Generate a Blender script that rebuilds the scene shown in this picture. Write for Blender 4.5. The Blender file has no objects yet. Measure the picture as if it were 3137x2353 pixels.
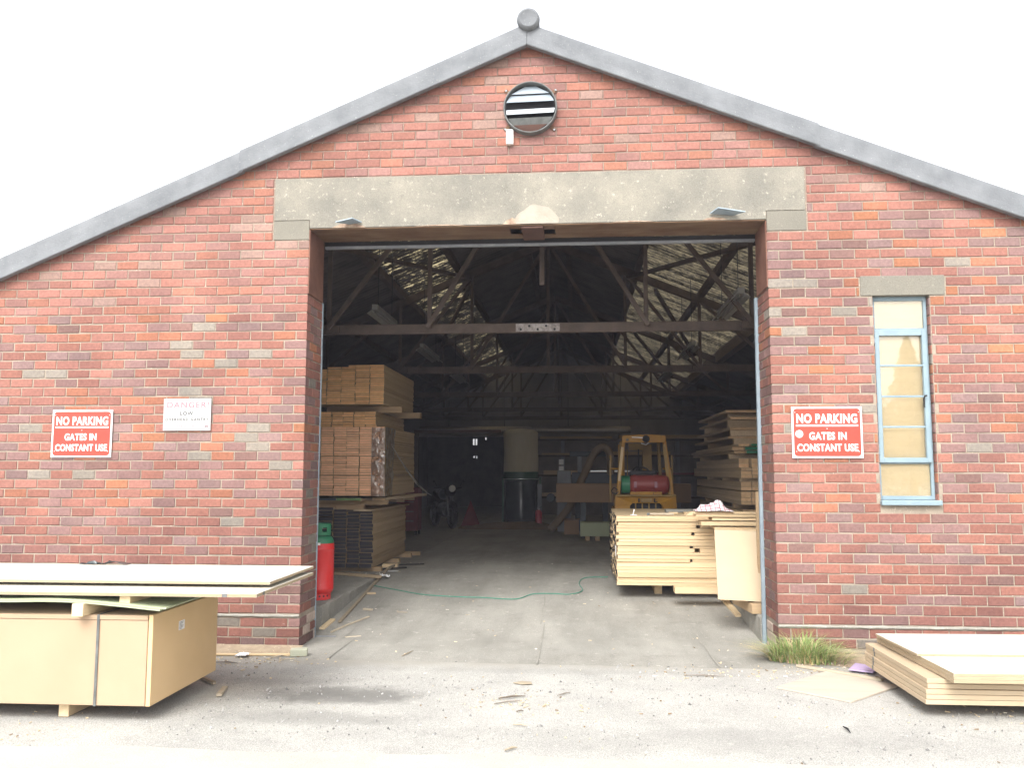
import bpy, bmesh, math, random
from mathutils import Vector, Matrix, noise
from mathutils.geometry import tessellate_polygon
rnd = random.Random(7)
PI = math.pi
scn = bpy.context.scene
COL = scn.collection

# ------------------------------------------------------------ camera
cd = bpy.data.cameras.new('camera'); cam = bpy.data.objects.new('camera', cd); COL.objects.link(cam)
cd.sensor_width = 36; cd.lens = 30.306; cd.clip_start = .05; cd.clip_end = 500
pt, yw, rl = .1009, -.0738, .0009
fw = Vector((math.sin(yw)*math.cos(pt), math.cos(yw)*math.cos(pt), math.sin(pt)))
r0 = Vector((math.cos(yw), -math.sin(yw), 0)); u0 = r0.cross(fw)
rg = r0*math.cos(rl)+u0*math.sin(rl); up = rg.cross(fw)
cam.matrix_world = Matrix(((rg.x, up.x, -fw.x, 0), (rg.y, up.y, -fw.y, -8.1), (rg.z, up.z, -fw.z, 1.647), (0, 0, 0, 1)))
scn.camera = cam

# ------------------------------------------------------------ sky, sun, exposure
SUN_EL, SUN_AZ = math.radians(46), math.radians(192)     # azimuth clockwise from +Y: behind the camera, to its left
w = bpy.data.worlds.new("World"); scn.world = w; w.use_nodes = True
nt = w.node_tree; nt.nodes.clear()
sky = nt.nodes.new('ShaderNodeTexSky'); sky.sky_type = 'NISHITA'; sky.sun_disc = False
sky.sun_elevation = SUN_EL; sky.sun_rotation = SUN_AZ; sky.air_density = 1; sky.dust_density = 4; sky.ozone_density = 1
hs = nt.nodes.new('ShaderNodeHueSaturation'); hs.inputs['Saturation'].default_value = .12; hs.inputs['Value'].default_value = 1.0
bg = nt.nodes.new('ShaderNodeBackground'); bg.inputs['Strength'].default_value = .15
wo = nt.nodes.new('ShaderNodeOutputWorld')
nt.links.new(sky.outputs[0], hs.inputs['Color']); nt.links.new(hs.outputs[0], bg.inputs['Color']); nt.links.new(bg.outputs[0], wo.inputs['Surface'])
sd = bpy.data.lights.new('sun', 'SUN'); sd.energy = .7; sd.angle = math.radians(40); sd.color = (1, .96, .9)
sun = bpy.data.objects.new('sun', sd); COL.objects.link(sun)
sdir = Vector((math.sin(SUN_AZ)*math.cos(SUN_EL), math.cos(SUN_AZ)*math.cos(SUN_EL), math.sin(SUN_EL)))
sun.rotation_euler = sdir.to_track_quat('Z', 'Y').to_euler(); sun.location = (-4, -12, 12)
scn.view_settings.view_transform = 'Standard'; scn.view_settings.look = 'None'
scn.view_settings.exposure = 1.68; scn.view_settings.gamma = 1; scn.view_settings.use_curve_mapping = False
scn.render.film_transparent = False
scn.cycles.max_bounces = 10; scn.cycles.diffuse_bounces = 6; scn.cycles.transparent_max_bounces = 12

# ------------------------------------------------------------ materials
def nodes(name):
    m = bpy.data.materials.new(name); m.use_nodes = True
    n = m.node_tree.nodes; l = m.node_tree.links
    return m, n, l, n['Principled BSDF']
def ramp(n, stops, interp='LINEAR'):
    r = n.new('ShaderNodeValToRGB'); e = r.color_ramp.elements; r.color_ramp.interpolation = interp
    while len(e) < len(stops): e.new(.5)
    for q, (p, c) in zip(e, stops):
        q.position = p; q.color = (*c, 1) if len(c) == 3 else c
    return r
def coord(n, l, stretch=(1, 1, 1), shift=True, kind='Object'):
    tc = n.new('ShaderNodeTexCoord'); mp = n.new('ShaderNodeMapping'); mp.inputs['Scale'].default_value = stretch
    l.new(tc.outputs[kind], mp.inputs['Vector'])
    if shift:
        oi = n.new('ShaderNodeObjectInfo'); ml = n.new('ShaderNodeMath'); ml.operation = 'MULTIPLY'; ml.inputs[1].default_value = 37
        l.new(oi.outputs['Random'], ml.inputs[0]); l.new(ml.outputs[0], mp.inputs['Location'])
    return mp
def noi(n, l, mp, scale, detail=4, rough=.6):
    t = n.new('ShaderNodeTexNoise'); t.inputs['Scale'].default_value = scale; t.inputs['Detail'].default_value = detail
    t.inputs['Roughness'].default_value = rough; l.new(mp.outputs[0], t.inputs['Vector']); return t
def mixc(n, l, fac, a, b, blend='MIX'):
    x = n.new('ShaderNodeMix'); x.data_type = 'RGBA'; x.blend_type = blend
    for s, v in ((x.inputs['Factor'], fac), (x.inputs[6], a), (x.inputs[7], b)):
        if hasattr(v, 'links') or hasattr(v, 'is_linked'): l.new(v, s)
        elif isinstance(v, (int, float)): s.default_value = v
        else: s.default_value = (*v, 1)
    return x.outputs[2]
def bumpn(n, l, h, strength, dist=.01):
    b = n.new('ShaderNodeBump'); b.inputs['Strength'].default_value = strength; b.inputs['Distance'].default_value = dist
    l.new(h, b.inputs['Height']); return b.outputs[0]
def M(name, c1, c2=None, scale=6, rough=.8, bump=0, bscale=60, metal=0, spec=.4, stretch=(1, 1, 1), rv=0, speck=None, sscale=90, sth=.68, attr=False, lo=.35, hi=.68):
    m, n, l, b = nodes(name)
    mp = coord(n, l, stretch)
    c2 = c2 or tuple(x*.75 for x in c1)
    t = noi(n, l, mp, scale, 5)
    r = ramp(n, [(lo, c1), (hi, c2)]); l.new(t.outputs['Fac'], r.inputs[0]); out = r.outputs[0]
    if attr:
        a = n.new('ShaderNodeAttribute'); a.attribute_name = 'Col'
        out = mixc(n, l, 1.0, out, a.outputs['Color'], 'MULTIPLY')
    if rv:
        oi = n.new('ShaderNodeObjectInfo'); rr = ramp(n, [(0, (1-rv,)*3), (1, (1+rv*.6, 1+rv*.5, 1+rv*.35))]); l.new(oi.outputs['Random'], rr.inputs[0])
        out = mixc(n, l, 1.0, out, rr.outputs[0], 'MULTIPLY')
    if speck:
        t2 = noi(n, l, mp, sscale, 3); r2 = ramp(n, [(sth, (0, 0, 0)), (sth+.06, (1, 1, 1))]); l.new(t2.outputs['Fac'], r2.inputs[0])
        out = mixc(n, l, r2.outputs[0], out, speck)
    l.new(out, b.inputs['Base Color']); b.inputs['Roughness'].default_value = rough; b.inputs['Metallic'].default_value = metal
    b.inputs['Specular IOR Level'].default_value = spec
    if bump:
        t3 = noi(n, l, mp, bscale, 4); l.new(bumpn(n, l, t3.outputs['Fac'], bump), b.inputs['Normal'])
    return m

# brick: per-brick colour attribute, soot, white flecks and lime smears
def brick_mat():
    m, n, l, b = nodes('brick'); mp = coord(n, l, shift=False)
    a = n.new('ShaderNodeAttribute'); a.attribute_name = 'Col'
    t = noi(n, l, mp, 34, 5, .7); r = ramp(n, [(.3, (.74, .72, .72)), (.7, (1.16, 1.14, 1.12))]); l.new(t.outputs['Fac'], r.inputs[0])
    c = mixc(n, l, 1.0, a.outputs['Color'], r.outputs[0], 'MULTIPLY')
    t1 = noi(n, l, mp, 1.3, 3); r1 = ramp(n, [(.3, (.78, .78, .80)), (.7, (1.13, 1.10, 1.07))]); l.new(t1.outputs['Fac'], r1.inputs[0])
    c = mixc(n, l, 1.0, c, r1.outputs[0], 'MULTIPLY')
    td = noi(n, l, mp, 12, 4, .75); rd = ramp(n, [(.64, (0, 0, 0)), (.76, (.55, .55, .55))]); l.new(td.outputs['Fac'], rd.inputs[0])
    c = mixc(n, l, rd.outputs[0], c, (.12, .07, .055))
    # lime smears, mostly in the lowest metre
    mp2 = coord(n, l, (.8, 1, 2.4), False); t2 = noi(n, l, mp2, 20, 5, .82); r2 = ramp(n, [(.635, (0, 0, 0)), (.72, (.8, .8, .8))]); l.new(t2.outputs['Fac'], r2.inputs[0])
    sx = n.new('ShaderNodeSeparateXYZ'); tc = n.new('ShaderNodeTexCoord'); l.new(tc.outputs['Object'], sx.inputs[0])
    mr = n.new('ShaderNodeMapRange'); mr.inputs['From Min'].default_value = 1.5; mr.inputs['From Max'].default_value = .2; mr.inputs['To Min'].default_value = .25; l.new(sx.outputs['Z'], mr.inputs['Value'])
    mu = n.new('ShaderNodeMath'); mu.operation = 'MULTIPLY'; l.new(r2.outputs[0], mu.inputs[0]); l.new(mr.outputs[0], mu.inputs[1])
    c = mixc(n, l, mu.outputs[0], c, (.62, .56, .5))
    l.new(c, b.inputs['Base Color']); b.inputs['Roughness'].default_value = .92; b.inputs['Specular IOR Level'].default_value = .25
    t3 = noi(n, l, mp, 95, 4, .7); l.new(bumpn(n, l, t3.outputs['Fac'], .5, .006), b.inputs['Normal'])
    return m
def mortar_mat():                              # pale pointing low down, dark weathered joints in the gable
    m, n, l, b = nodes('mortar'); mp = coord(n, l, shift=False)
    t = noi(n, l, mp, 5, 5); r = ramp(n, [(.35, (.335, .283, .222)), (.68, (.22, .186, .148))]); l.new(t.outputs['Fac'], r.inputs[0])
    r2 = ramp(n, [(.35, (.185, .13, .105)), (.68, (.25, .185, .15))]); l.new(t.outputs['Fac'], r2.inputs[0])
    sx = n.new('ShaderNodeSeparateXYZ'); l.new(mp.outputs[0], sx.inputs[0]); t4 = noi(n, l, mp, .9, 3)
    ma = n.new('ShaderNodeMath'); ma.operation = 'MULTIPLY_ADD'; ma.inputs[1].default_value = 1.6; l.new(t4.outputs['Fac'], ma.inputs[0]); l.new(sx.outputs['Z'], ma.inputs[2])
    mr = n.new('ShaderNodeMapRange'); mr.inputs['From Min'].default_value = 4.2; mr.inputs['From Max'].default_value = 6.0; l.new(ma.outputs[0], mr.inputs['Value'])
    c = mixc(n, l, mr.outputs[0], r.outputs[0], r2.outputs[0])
    t2 = noi(n, l, mp, 60, 3); rs = ramp(n, [(.64, (0, 0, 0)), (.7, (1, 1, 1))]); l.new(t2.outputs['Fac'], rs.inputs[0]); c = mixc(n, l, rs.outputs[0], c, (.5, .43, .36))
    l.new(c, b.inputs['Base Color']); b.inputs['Roughness'].default_value = .95; b.inputs['Specular IOR Level'].default_value = .2
    t3 = noi(n, l, mp, 120, 4); l.new(bumpn(n, l, t3.outputs['Fac'], .6), b.inputs['Normal']); return m
def concrete_mat(name, c1, c2, blot, white, sc=1.6, stain=False, grain=.16, streak=False):
    m, n, l, b = nodes(name); mp = coord(n, l, shift=False)
    t = noi(n, l, mp, sc, 6, .62); r = ramp(n, [(.32, c1), (.66, c2)]); l.new(t.outputs['Fac'], r.inputs[0]); c = r.outputs[0]
    t1 = noi(n, l, mp, sc*4.5, 6, .7); r1 = ramp(n, [(.56, (0, 0, 0)), (.74, (.75, .75, .75))]); l.new(t1.outputs['Fac'], r1.inputs[0]); c = mixc(n, l, r1.outputs[0], c, blot)
    t2 = noi(n, l, mp, sc*9, 5, .75); r2 = ramp(n, [(.58, (0, 0, 0)), (.68, (.8, .8, .8))]); l.new(t2.outputs['Fac'], r2.inputs[0]); c = mixc(n, l, r2.outputs[0], c, white)
    t4 = noi(n, l, mp, 130, 3); r4 = ramp(n, [(.3, (1-grain*1.25,)*3), (.7, (1+grain*.75,)*3)]); l.new(t4.outputs['Fac'], r4.inputs[0]); c = mixc(n, l, 1.0, c, r4.outputs[0], 'MULTIPLY')
    v = n.new('ShaderNodeTexVoronoi'); v.inputs['Scale'].default_value = 26; l.new(mp.outputs[0], v.inputs['Vector'])
    rv_ = ramp(n, [(.07, (1, 1, 1)), (.11, (0, 0, 0))]); l.new(v.outputs['Distance'], rv_.inputs[0])
    t6 = noi(n, l, mp, sc*1.3, 2); r6 = ramp(n, [(.5, (0, 0, 0)), (.6, (.8, .8, .8))]); l.new(t6.outputs['Fac'], r6.inputs[0])
    f = mixc(n, l, 1.0, rv_.outputs[0], r6.outputs[0], 'MULTIPLY'); c = mixc(n, l, f, c, tuple(x*.45 for x in c1))
    if streak:                                  # tyre and forklift marks running in and out of the door
        mps = coord(n, l, (1.5, .3, 1), False); t8 = noi(n, l, mps, 1.3, 5, .62); r8 = ramp(n, [(.34, (.80, .795, .785)), (.62, (1.06, 1.05, 1.04))]); l.new(t8.outputs['Fac'], r8.inputs[0])
        c = mixc(n, l, 1.0, c, r8.outputs[0], 'MULTIPLY')
        t9 = noi(n, l, mp, 2.2, 5, .75); r9 = ramp(n, [(.6, (0, 0, 0)), (.78, (.55, .55, .55))]); l.new(t9.outputs['Fac'], r9.inputs[0]); c = mixc(n, l, r9.outputs[0], c, (.14, .13, .115))
    if stain:                                   # pale dust carried out of the doorway over the asphalt edge
        sxy = n.new('ShaderNodeSeparateXYZ'); l.new(mp.outputs[0], sxy.inputs[0]); tn = noi(n, l, mp, 2.4, 6, .7)
        ya = n.new('ShaderNodeMath'); ya.operation = 'MULTIPLY_ADD'; ya.inputs[1].default_value = .75; l.new(tn.outputs['Fac'], ya.inputs[0]); l.new(sxy.outputs['Y'], ya.inputs[2])
        yr = n.new('ShaderNodeMapRange'); yr.inputs['From Min'].default_value = -.42; yr.inputs['From Max'].default_value = -.05; l.new(ya.outputs[0], yr.inputs['Value'])
        c = mixc(n, l, yr.outputs[0], c, (.29, .275, .24))
    if stain:                                   # old oil and damp stains on the asphalt, soft-edged and streaky
        for px, py, ax, ay, k in ((-1.72, -1.62, .42, .2, 1.0), (-1.75, -2.2, .5, .14, .5), (-2.45, -1.25, .5, .1, .3), (.9, -2.55, 1.6, .2, .22), (-.2, -.75, 1.2, .08, .2)):
            mp3 = n.new('ShaderNodeMapping'); mp3.vector_type = 'POINT'; mp3.inputs['Location'].default_value = (-px/ax, -py/ay, 0); mp3.inputs['Scale'].default_value = (1/ax, 1/ay, 1); l.new(mp.outputs[0], mp3.inputs['Vector'])
            ln = n.new('ShaderNodeVectorMath'); ln.operation = 'LENGTH'; l.new(mp3.outputs[0], ln.inputs[0])
            t7 = noi(n, l, mp, 3.2, 5, .7); ad = n.new('ShaderNodeMath'); ad.operation = 'MULTIPLY_ADD'; ad.inputs[1].default_value = 2.6; l.new(t7.outputs['Fac'], ad.inputs[0]); l.new(ln.outputs['Value'], ad.inputs[2])
            r7 = ramp(n, [(.0, (k,)*3), (.6, (k*.75,)*3), (1.0, (0, 0, 0))]); dv = n.new('ShaderNodeMath'); dv.operation = 'MULTIPLY_ADD'; dv.inputs[1].default_value = .5; dv.inputs[2].default_value = -.45; l.new(ad.outputs[0], dv.inputs[0]); l.new(dv.outputs[0], r7.inputs[0])
            c = mixc(n, l, r7.outputs[0], c, (.13, .127, .118))
    l.new(c, b.inputs['Base Color']); b.inputs['Roughness'].default_value = .9; b.inputs['Specular IOR Level'].default_value = .25
    t3 = noi(n, l, mp, 70, 5, .7); l.new(bumpn(n, l, t3.outputs['Fac'], .45, .008), b.inputs['Normal'])
    return m
def wood(name, c1, c2, axis=1, rough=.75, rv=.18, fine=1.0):
    st = [34, 34, 34]; st[axis] = 1.3
    m, n, l, b = nodes(name); mp = coord(n, l, tuple(st))
    t = noi(n, l, mp, 1.2*fine, 5, .65); r = ramp(n, [(.3, c1), (.72, c2)]); l.new(t.outputs['Fac'], r.inputs[0])
    oi = n.new('ShaderNodeObjectInfo'); rr = ramp(n, [(0, (1-rv, 1-rv*1.1, 1-rv*1.25)), (1, (1+rv*.5,)*3)]); l.new(oi.outputs['Random'], rr.inputs[0])
    c = mixc(n, l, 1.0, r.outputs[0], rr.outputs[0], 'MULTIPLY')
    mp2 = coord(n, l, tuple(4 if i != axis else 1.6 for i in range(3))); t2 = noi(n, l, mp2, 2.2, 2)
    r2 = ramp(n, [(.7, (0, 0, 0)), (.76, (.5, .5, .5))]); l.new(t2.outputs['Fac'], r2.inputs[0]); c = mixc(n, l, r2.outputs[0], c, tuple(x*.5 for x in c2))
    l.new(c, b.inputs['Base Color']); b.inputs['Roughness'].default_value = rough; b.inputs['Specular IOR Level'].default_value = .3
    l.new(bumpn(n, l, t.outputs['Fac'], .25, .004), b.inputs['Normal'])
    return m
def glass_mat(name, tint, refl=1.0, rough=.02):
    m, n, l, b = nodes(name); n.remove(b)
    tr = n.new('ShaderNodeBsdfTransparent'); tr.inputs[0].default_value = (*tint, 1)
    gl = n.new('ShaderNodeBsdfGlossy'); gl.inputs['Roughness'].default_value = rough
    fr = n.new('ShaderNodeFresnel'); fr.inputs['IOR'].default_value = 1.5; ml = n.new('ShaderNodeMath'); ml.operation = 'MULTIPLY'; ml.inputs[1].default_value = refl; ml.use_clamp = True
    l.new(fr.outputs[0], ml.inputs[0]); mx = n.new('ShaderNodeMixShader'); l.new(ml.outputs[0], mx.inputs[0]); l.new(tr.outputs[0], mx.inputs[1]); l.new(gl.outputs[0], mx.inputs[2])
    l.new(mx.outputs[0], n['Material Output'].inputs['Surface']); return m
def skylight_mat(name, stops, alb, wv, yf):
    m, n, l, b = nodes(name); n.remove(b)
    mp = coord(n, l, (.3, yf, .3), False); t = noi(n, l, mp, 1.6, 3, .6)
    mp2 = coord(n, l, (10, 22, 10), False); t2 = noi(n, l, mp2, 1.0, 4, .8)
    tc = n.new('ShaderNodeTexCoord'); sx = n.new('ShaderNodeSeparateXYZ'); l.new(tc.outputs['Object'], sx.inputs[0])
    def mth(op, a, b_=None):
        q = n.new('ShaderNodeMath'); q.operation = op
        for i, v in enumerate((a, b_)):
            if v is None: continue
            if isinstance(v, (int, float)): q.inputs[i].default_value = v
            else: l.new(v, q.inputs[i])
        return q.outputs[0]
    wave = mth('SINE', mth('MULTIPLY', sx.outputs['Y'], 2*PI/.146))          # dirt lies in the troughs of the corrugation
    f = mth('ADD', mth('ADD', mth('MULTIPLY', t.outputs['Fac'], .4), mth('MULTIPLY', t2.outputs['Fac'], .6)), mth('MULTIPLY', wave, wv))
    r = ramp(n, stops); l.new(f, r.inputs[0])
    tl = n.new('ShaderNodeBsdfTranslucent'); df = n.new('ShaderNodeBsdfDiffuse'); df.inputs[0].default_value = (*alb, 1)
    l.new(r.outputs[0], tl.inputs[0]); ad2 = n.new('ShaderNodeAddShader'); l.new(tl.outputs[0], ad2.inputs[0]); l.new(df.outputs[0], ad2.inputs[1])
    l.new(ad2.outputs[0], n['Material Output'].inputs['Surface']); return m

MT = {}
MT['brick'] = brick_mat()
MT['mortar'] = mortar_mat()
MT['lintel'] = concrete_mat('lintel_concrete', (.27, .25, .205), (.165, .158, .137), (.095, .091, .082), (.44, .41, .34), 1.7)
MT['pad'] = concrete_mat('padstone_concrete', (.205, .191, .157), (.172, .162, .135), (.13, .124, .107), (.29, .27, .225), 2.2)
MT['plaster'] = M('patch_plaster', (.335, .295, .245), (.27, .235, .19), 6, .9, .5, 30)
MT['cement'] = M('fibre_cement', (.175, .183, .192), (.12, .127, .135), 3.5, .92, .5, 60, speck=(.32, .32, .305), sscale=70, sth=.66)
MT['yard'] = concrete_mat('yard_asphalt', (.42, .412, .38), (.33, .324, .302), (.225, .22, .206), (.49, .472, .43), 1.1, stain=True, grain=.38)
MT['floor'] = concrete_mat('floor_concrete', (.34, .33, .297), (.255, .247, .22), (.165, .158, .142), (.42, .405, .365), .9, streak=True, grain=.24)
MT['strip'] = concrete_mat('pale_concrete', (.43, .41, .37), (.36, .343, .31), (.30, .285, .255), (.48, .46, .415), 1.4)
MT['kerb'] = concrete_mat('kerb_concrete', (.31, .298, .262), (.235, .225, .197), (.16, .152, .135), (.48, .465, .42), 3)
MT['rust'] = M('rusty_steel', (.12, .065, .04), (.20, .135, .085), 3.5, .8, .4, 50, spec=.25, stretch=(.6, 1.5, .5))
MT['beam'] = wood('old_beam', (.20, .15, .105), (.13, .095, .068), 1)
MT['cheek'] = M('rusty_cheek_steel', (.13, .06, .042), (.20, .10, .07), 4, .75, .4, 50, spec=.3)
MT['rustdark'] = M('dark_rust', (.085, .045, .035), (.12, .06, .045), 7, .75, .3, 50)
MT['galv'] = M('grey_steel', (.30, .31, .33), (.22, .235, .26), 9, .5, .2, 60, .35)
MT['guard'] = M('blue_grey_paint', (.25, .30, .335), (.19, .235, .27), 6, .55, .2, 50)
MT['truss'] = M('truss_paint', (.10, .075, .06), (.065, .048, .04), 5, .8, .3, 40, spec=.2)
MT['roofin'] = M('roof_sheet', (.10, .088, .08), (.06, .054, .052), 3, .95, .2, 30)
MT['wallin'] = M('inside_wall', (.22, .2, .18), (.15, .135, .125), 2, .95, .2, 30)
MT['partition'] = M('pale_boarding', (.27, .255, .24), (.2, .19, .18), 1.5, .95, 0, 30, stretch=(1, 1, .2))
MT['skyL'] = skylight_mat('dirty_skylight', [(.485, (.004, .0035, .003)), (.52, (.06, .05, .032)), (.60, (.42, .35, .2))], (.03, .026, .024), .075, 4)
MT['skyR'] = skylight_mat('mossy_skylight', [(.38, (.004, .0035, .003)), (.44, (.05, .042, .028)), (.64, (.24, .2, .125))], (.034, .03, .026), .095, 3)
MT['winframe'] = M('pale_blue_paint', (.215, .285, .32), (.18, .245, .28), 6, .45, .15, 30)
MT['blind'] = M('beige_blind', (.84, .71, .48), (.80, .67, .44), 3, .9, .1, 200, stretch=(1, 1, 8))
MT['pane'] = glass_mat('window_glass', (.96, .96, .95), 3.6)
MT['signred'] = M('sign_red', (.62, .05, .03), (.57, .045, .03), 3, .4, 0)
MT['signwhite'] = M('sign_white', (.62, .62, .61), (.57, .57, .56), 4, .45, 0)
MT['oldwhite'] = M('old_sign_white', (.385, .385, .38), (.36, .36, .355), 4, .5, 0)
MT['inkpink'] = M('faded_pink_ink', (.27, .12, .15), (.30, .16, .19), 20, .6, 0)
MT['inkpale'] = M('very_faded_pink_ink', (.30, .20, .22), (.32, .24, .26), 20, .6, 0)
MT['inkblack'] = M('black_ink', (.02, .02, .02), (.05, .05, .05), 30, .6, 0)
MT['inkgrey'] = M('worn_black_ink', (.03, .03, .03), (.12, .12, .12), 60, .6, 0, lo=.45, hi=.75)
MT['teal'] = M('teal_ink', (.1, .55, .5), None, 4, .6)
MT['brass'] = M('brass_tack', (.25, .2, .06), (.2, .15, .05), 5, .5, 0, 30, .3)
MT['louvre'] = M('grey_louvre', (.26, .30, .335), (.2, .24, .275), 7, .5, .1, 40)
MT['louvrew'] = M('white_louvre', (.46, .5, .53), (.38, .42, .45), 7, .5, .1, 40)
MT['ring'] = M('dark_ring', (.16, .165, .16), (.1, .105, .1), 12, .6, .2, 60, .3)
MT['black'] = M('black_matt', (.014, .014, .016), (.02, .02, .022), 8, .7)
MT['plasticwhite'] = M('white_plastic', (.8, .79, .76), (.72, .7, .66), 5, .5)
MT['mdf'] = M('mdf', (.40, .292, .195), (.375, .27, .178), 2.2, .85, .08, 160, rv=.04)
MT['mdflift'] = M('mdf_lightened', (.63, .445, .24), (.58, .405, .215), 2.2, .85, .12, 160, rv=.04)  # same fibreboard, colour lightened to offset the shade on its end face
MT['whiteboard'] = M('pale_sheet', (.56, .53, .455), (.50, .47, .40), 2.0, .6, .05, 160, rv=.02, stretch=(.5, 3, 1))
MT['whiteedge'] = M('pale_sheet_edge', (.37, .295, .195), (.34, .265, .17), 5, .85, .1, 160, rv=.06)
MT['sheet'] = M('cream_sheet', (.475, .375, .255), (.445, .35, .235), 2.4, .8, .05, 160, rv=.09)
MT['greenboard'] = M('green_mdf', (.36, .40, .26), (.33, .37, .24), 3, .75, .05, 160)
MT['bearer'] = wood('bearer_wood', (.70, .56, .36), (.60, .46, .28), 1)
MT['bearerx'] = wood('bearer_wood_across', (.42, .30, .18), (.34, .24, .14), 0)
MT['pine'] = wood('pine', (.66, .51, .32), (.54, .40, .235), 0, rv=.16)
MT['pinedull'] = wood('pine_side', (.46, .345, .205), (.38, .275, .16), 1, rv=.2)
MT['pineend'] = M('pine_end', (.84, .50, .24), (.70, .38, .165), 14, .8, .2, 120, rv=.2, stretch=(1, 1, 3))
MT['redend'] = M('reddish_end', (.88, .52, .32), (.76, .41, .24), 14, .8, .2, 120, rv=.18, stretch=(1, 1, 3))
MT['old'] = wood('weathered_plank', (.55, .43, .29), (.43, .325, .21), 1, rv=.25)
MT['oldend'] = M('weathered_end', (.66, .46, .27), (.52, .34, .19), 16, .85, .2, 120, rv=.3)
MT['greywood'] = wood('grey_plank', (.24, .235, .21), (.17, .165, .15), 0, rv=.1)
MT['blackend'] = M('black_painted_end', (.022, .021, .027), (.034, .031, .038), 9, .75, .2, 70, rv=.3)
MT['greenend'] = M('green_painted_end', (.02, .17, .095), (.015, .13, .07), 9, .7)
MT['greenpale'] = M('pale_green_end', (.14, .24, .085), (.1, .18, .07), 9, .7)
MT['stick'] = wood('stick_wood', (.43, .37, .28), (.33, .28, .21), 0, rv=.3)
MT['twig'] = wood('grey_twig', (.2, .17, .14), (.13, .11, .09), 0, rv=.3)
MT['gasred'] = M('gas_red', (.60, .028, .026), (.54, .024, .024), 3, .38, .05, 30, speck=(.66, .2, .17), sscale=40, sth=.72)
MT['gasgreen'] = M('gas_green', (.02, .16, .075), (.017, .135, .065), 4, .45)
MT['yellow'] = M('worn_yellow', (.40, .20, .016), (.30, .145, .018), 4, .55, .15, 40, speck=(.07, .05, .03), sscale=16, sth=.66)
MT['dullyellow'] = M('dull_yellow', (.32, .20, .05), (.22, .14, .05), 5, .6, .15, 40, speck=(.05, .04, .03), sscale=16, sth=.66)
MT['tankred'] = M('tank_red', (.25, .04, .033), (.21, .033, .03), 3, .45)
MT['rubber'] = M('black_rubber', (.02, .02, .02), (.03, .03, .03), 6, .8)
MT['greysteel'] = M('machine_grey', (.25, .265, .285), (.2, .215, .235), 3, .5)
MT['bluegrey'] = M('machine_blue_grey', (.055, .075, .095), (.045, .06, .075), 3, .5)
MT['silver'] = M('bright_aluminium', (.75, .76, .78), (.7, .71, .73), 3, .3, 0, 30, .6)
MT['duct'] = M('galvanised_duct', (.30, .27, .235), (.23, .205, .18), 5, .35, .1, 20, .7, stretch=(10, 1, 1))
MT['bag'] = M('filter_cloth', (.50, .455, .35), (.44, .4, .3), 2, .95, .25, 18, stretch=(3, 3, .6))
MT['poly'] = M('dark_polythene', (.03, .04, .042), (.018, .024, .026), 2.5, .18, .3, 9, spec=.6)
MT['dkgreen'] = M('machine_green', (.03, .1, .06), (.025, .08, .05), 4, .4)
MT['extred'] = M('extinguisher_red', (.42, .03, .04), (.38, .025, .035), 4, .35)
MT['clothred'] = M('dull_red', (.17, .025, .025), (.12, .018, .02), 3, .85)
MT['hose'] = M('flexible_hose', (.24, .18, .115), (.19, .14, .09), 3, .6)
MT['cardboard'] = M('cardboard', (.30, .19, .11), (.26, .165, .095), 3, .85)
MT['sawdust'] = M('sawdust_heap', (.21, .15, .095), (.16, .11, .07), 6, 1, .6, 60)
MT['paper'] = M('white_paper', (.78, .78, .78), (.7, .7, .7), 6, .8)
MT['purple'] = M('purple_face', (.40, .31, .46), (.37, .29, .44), 6, .7)
MT['plyface'] = M('ply_face', (.46, .395, .325), (.39, .33, .27), 2, .8, .1, 80, stretch=(1, 6, 1))
MT['rope'] = M('green_strap', (.05, .26, .18), (.04, .2, .14), 12, .6)
MT['grass'] = M('grass_blade', (1, 1, 1), (.8, .8, .8), 8, .7, attr=True, spec=.3)
MT['leaf'] = M('leaf', (.05, .075, .03), (.035, .055, .022), 3, .7)
MT['bark'] = M('bark', (.1, .08, .06), (.06, .05, .04), 8, .9, .5, 30)
MT['chip'] = M('wood_chip', (1, 1, 1), (.85, .85, .85), 10, .85, attr=True)
MT['soil'] = M('dry_soil', (.36, .29, .2), (.26, .2, .14), 9, 1, .8, 50, speck=(.5, .42, .3), sscale=40, sth=.62)
MT['dust'] = M('wood_dust', (.345, .33, .29), (.30, .29, .26), 3, 1, .4, 60, speck=(.42, .37, .28), sscale=50, sth=.6)
MT['tubewhite'] = M('tube_fitting', (.22, .21, .19), (.17, .165, .15), 4, .6)
MT['blockm'] = M('mossy_block', (.42, .42, .33), (.36, .37, .28), 8, .9, .4, 60)
MT['spall'] = M('spalled_concrete', (.2, .13, .09), (.40, .31, .23), 16, .95, .7, 40)
MT['flake'] = M('flaking_paint', (.36, .33, .31), (.15, .125, .12), 22, .8, .4, 60)

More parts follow.
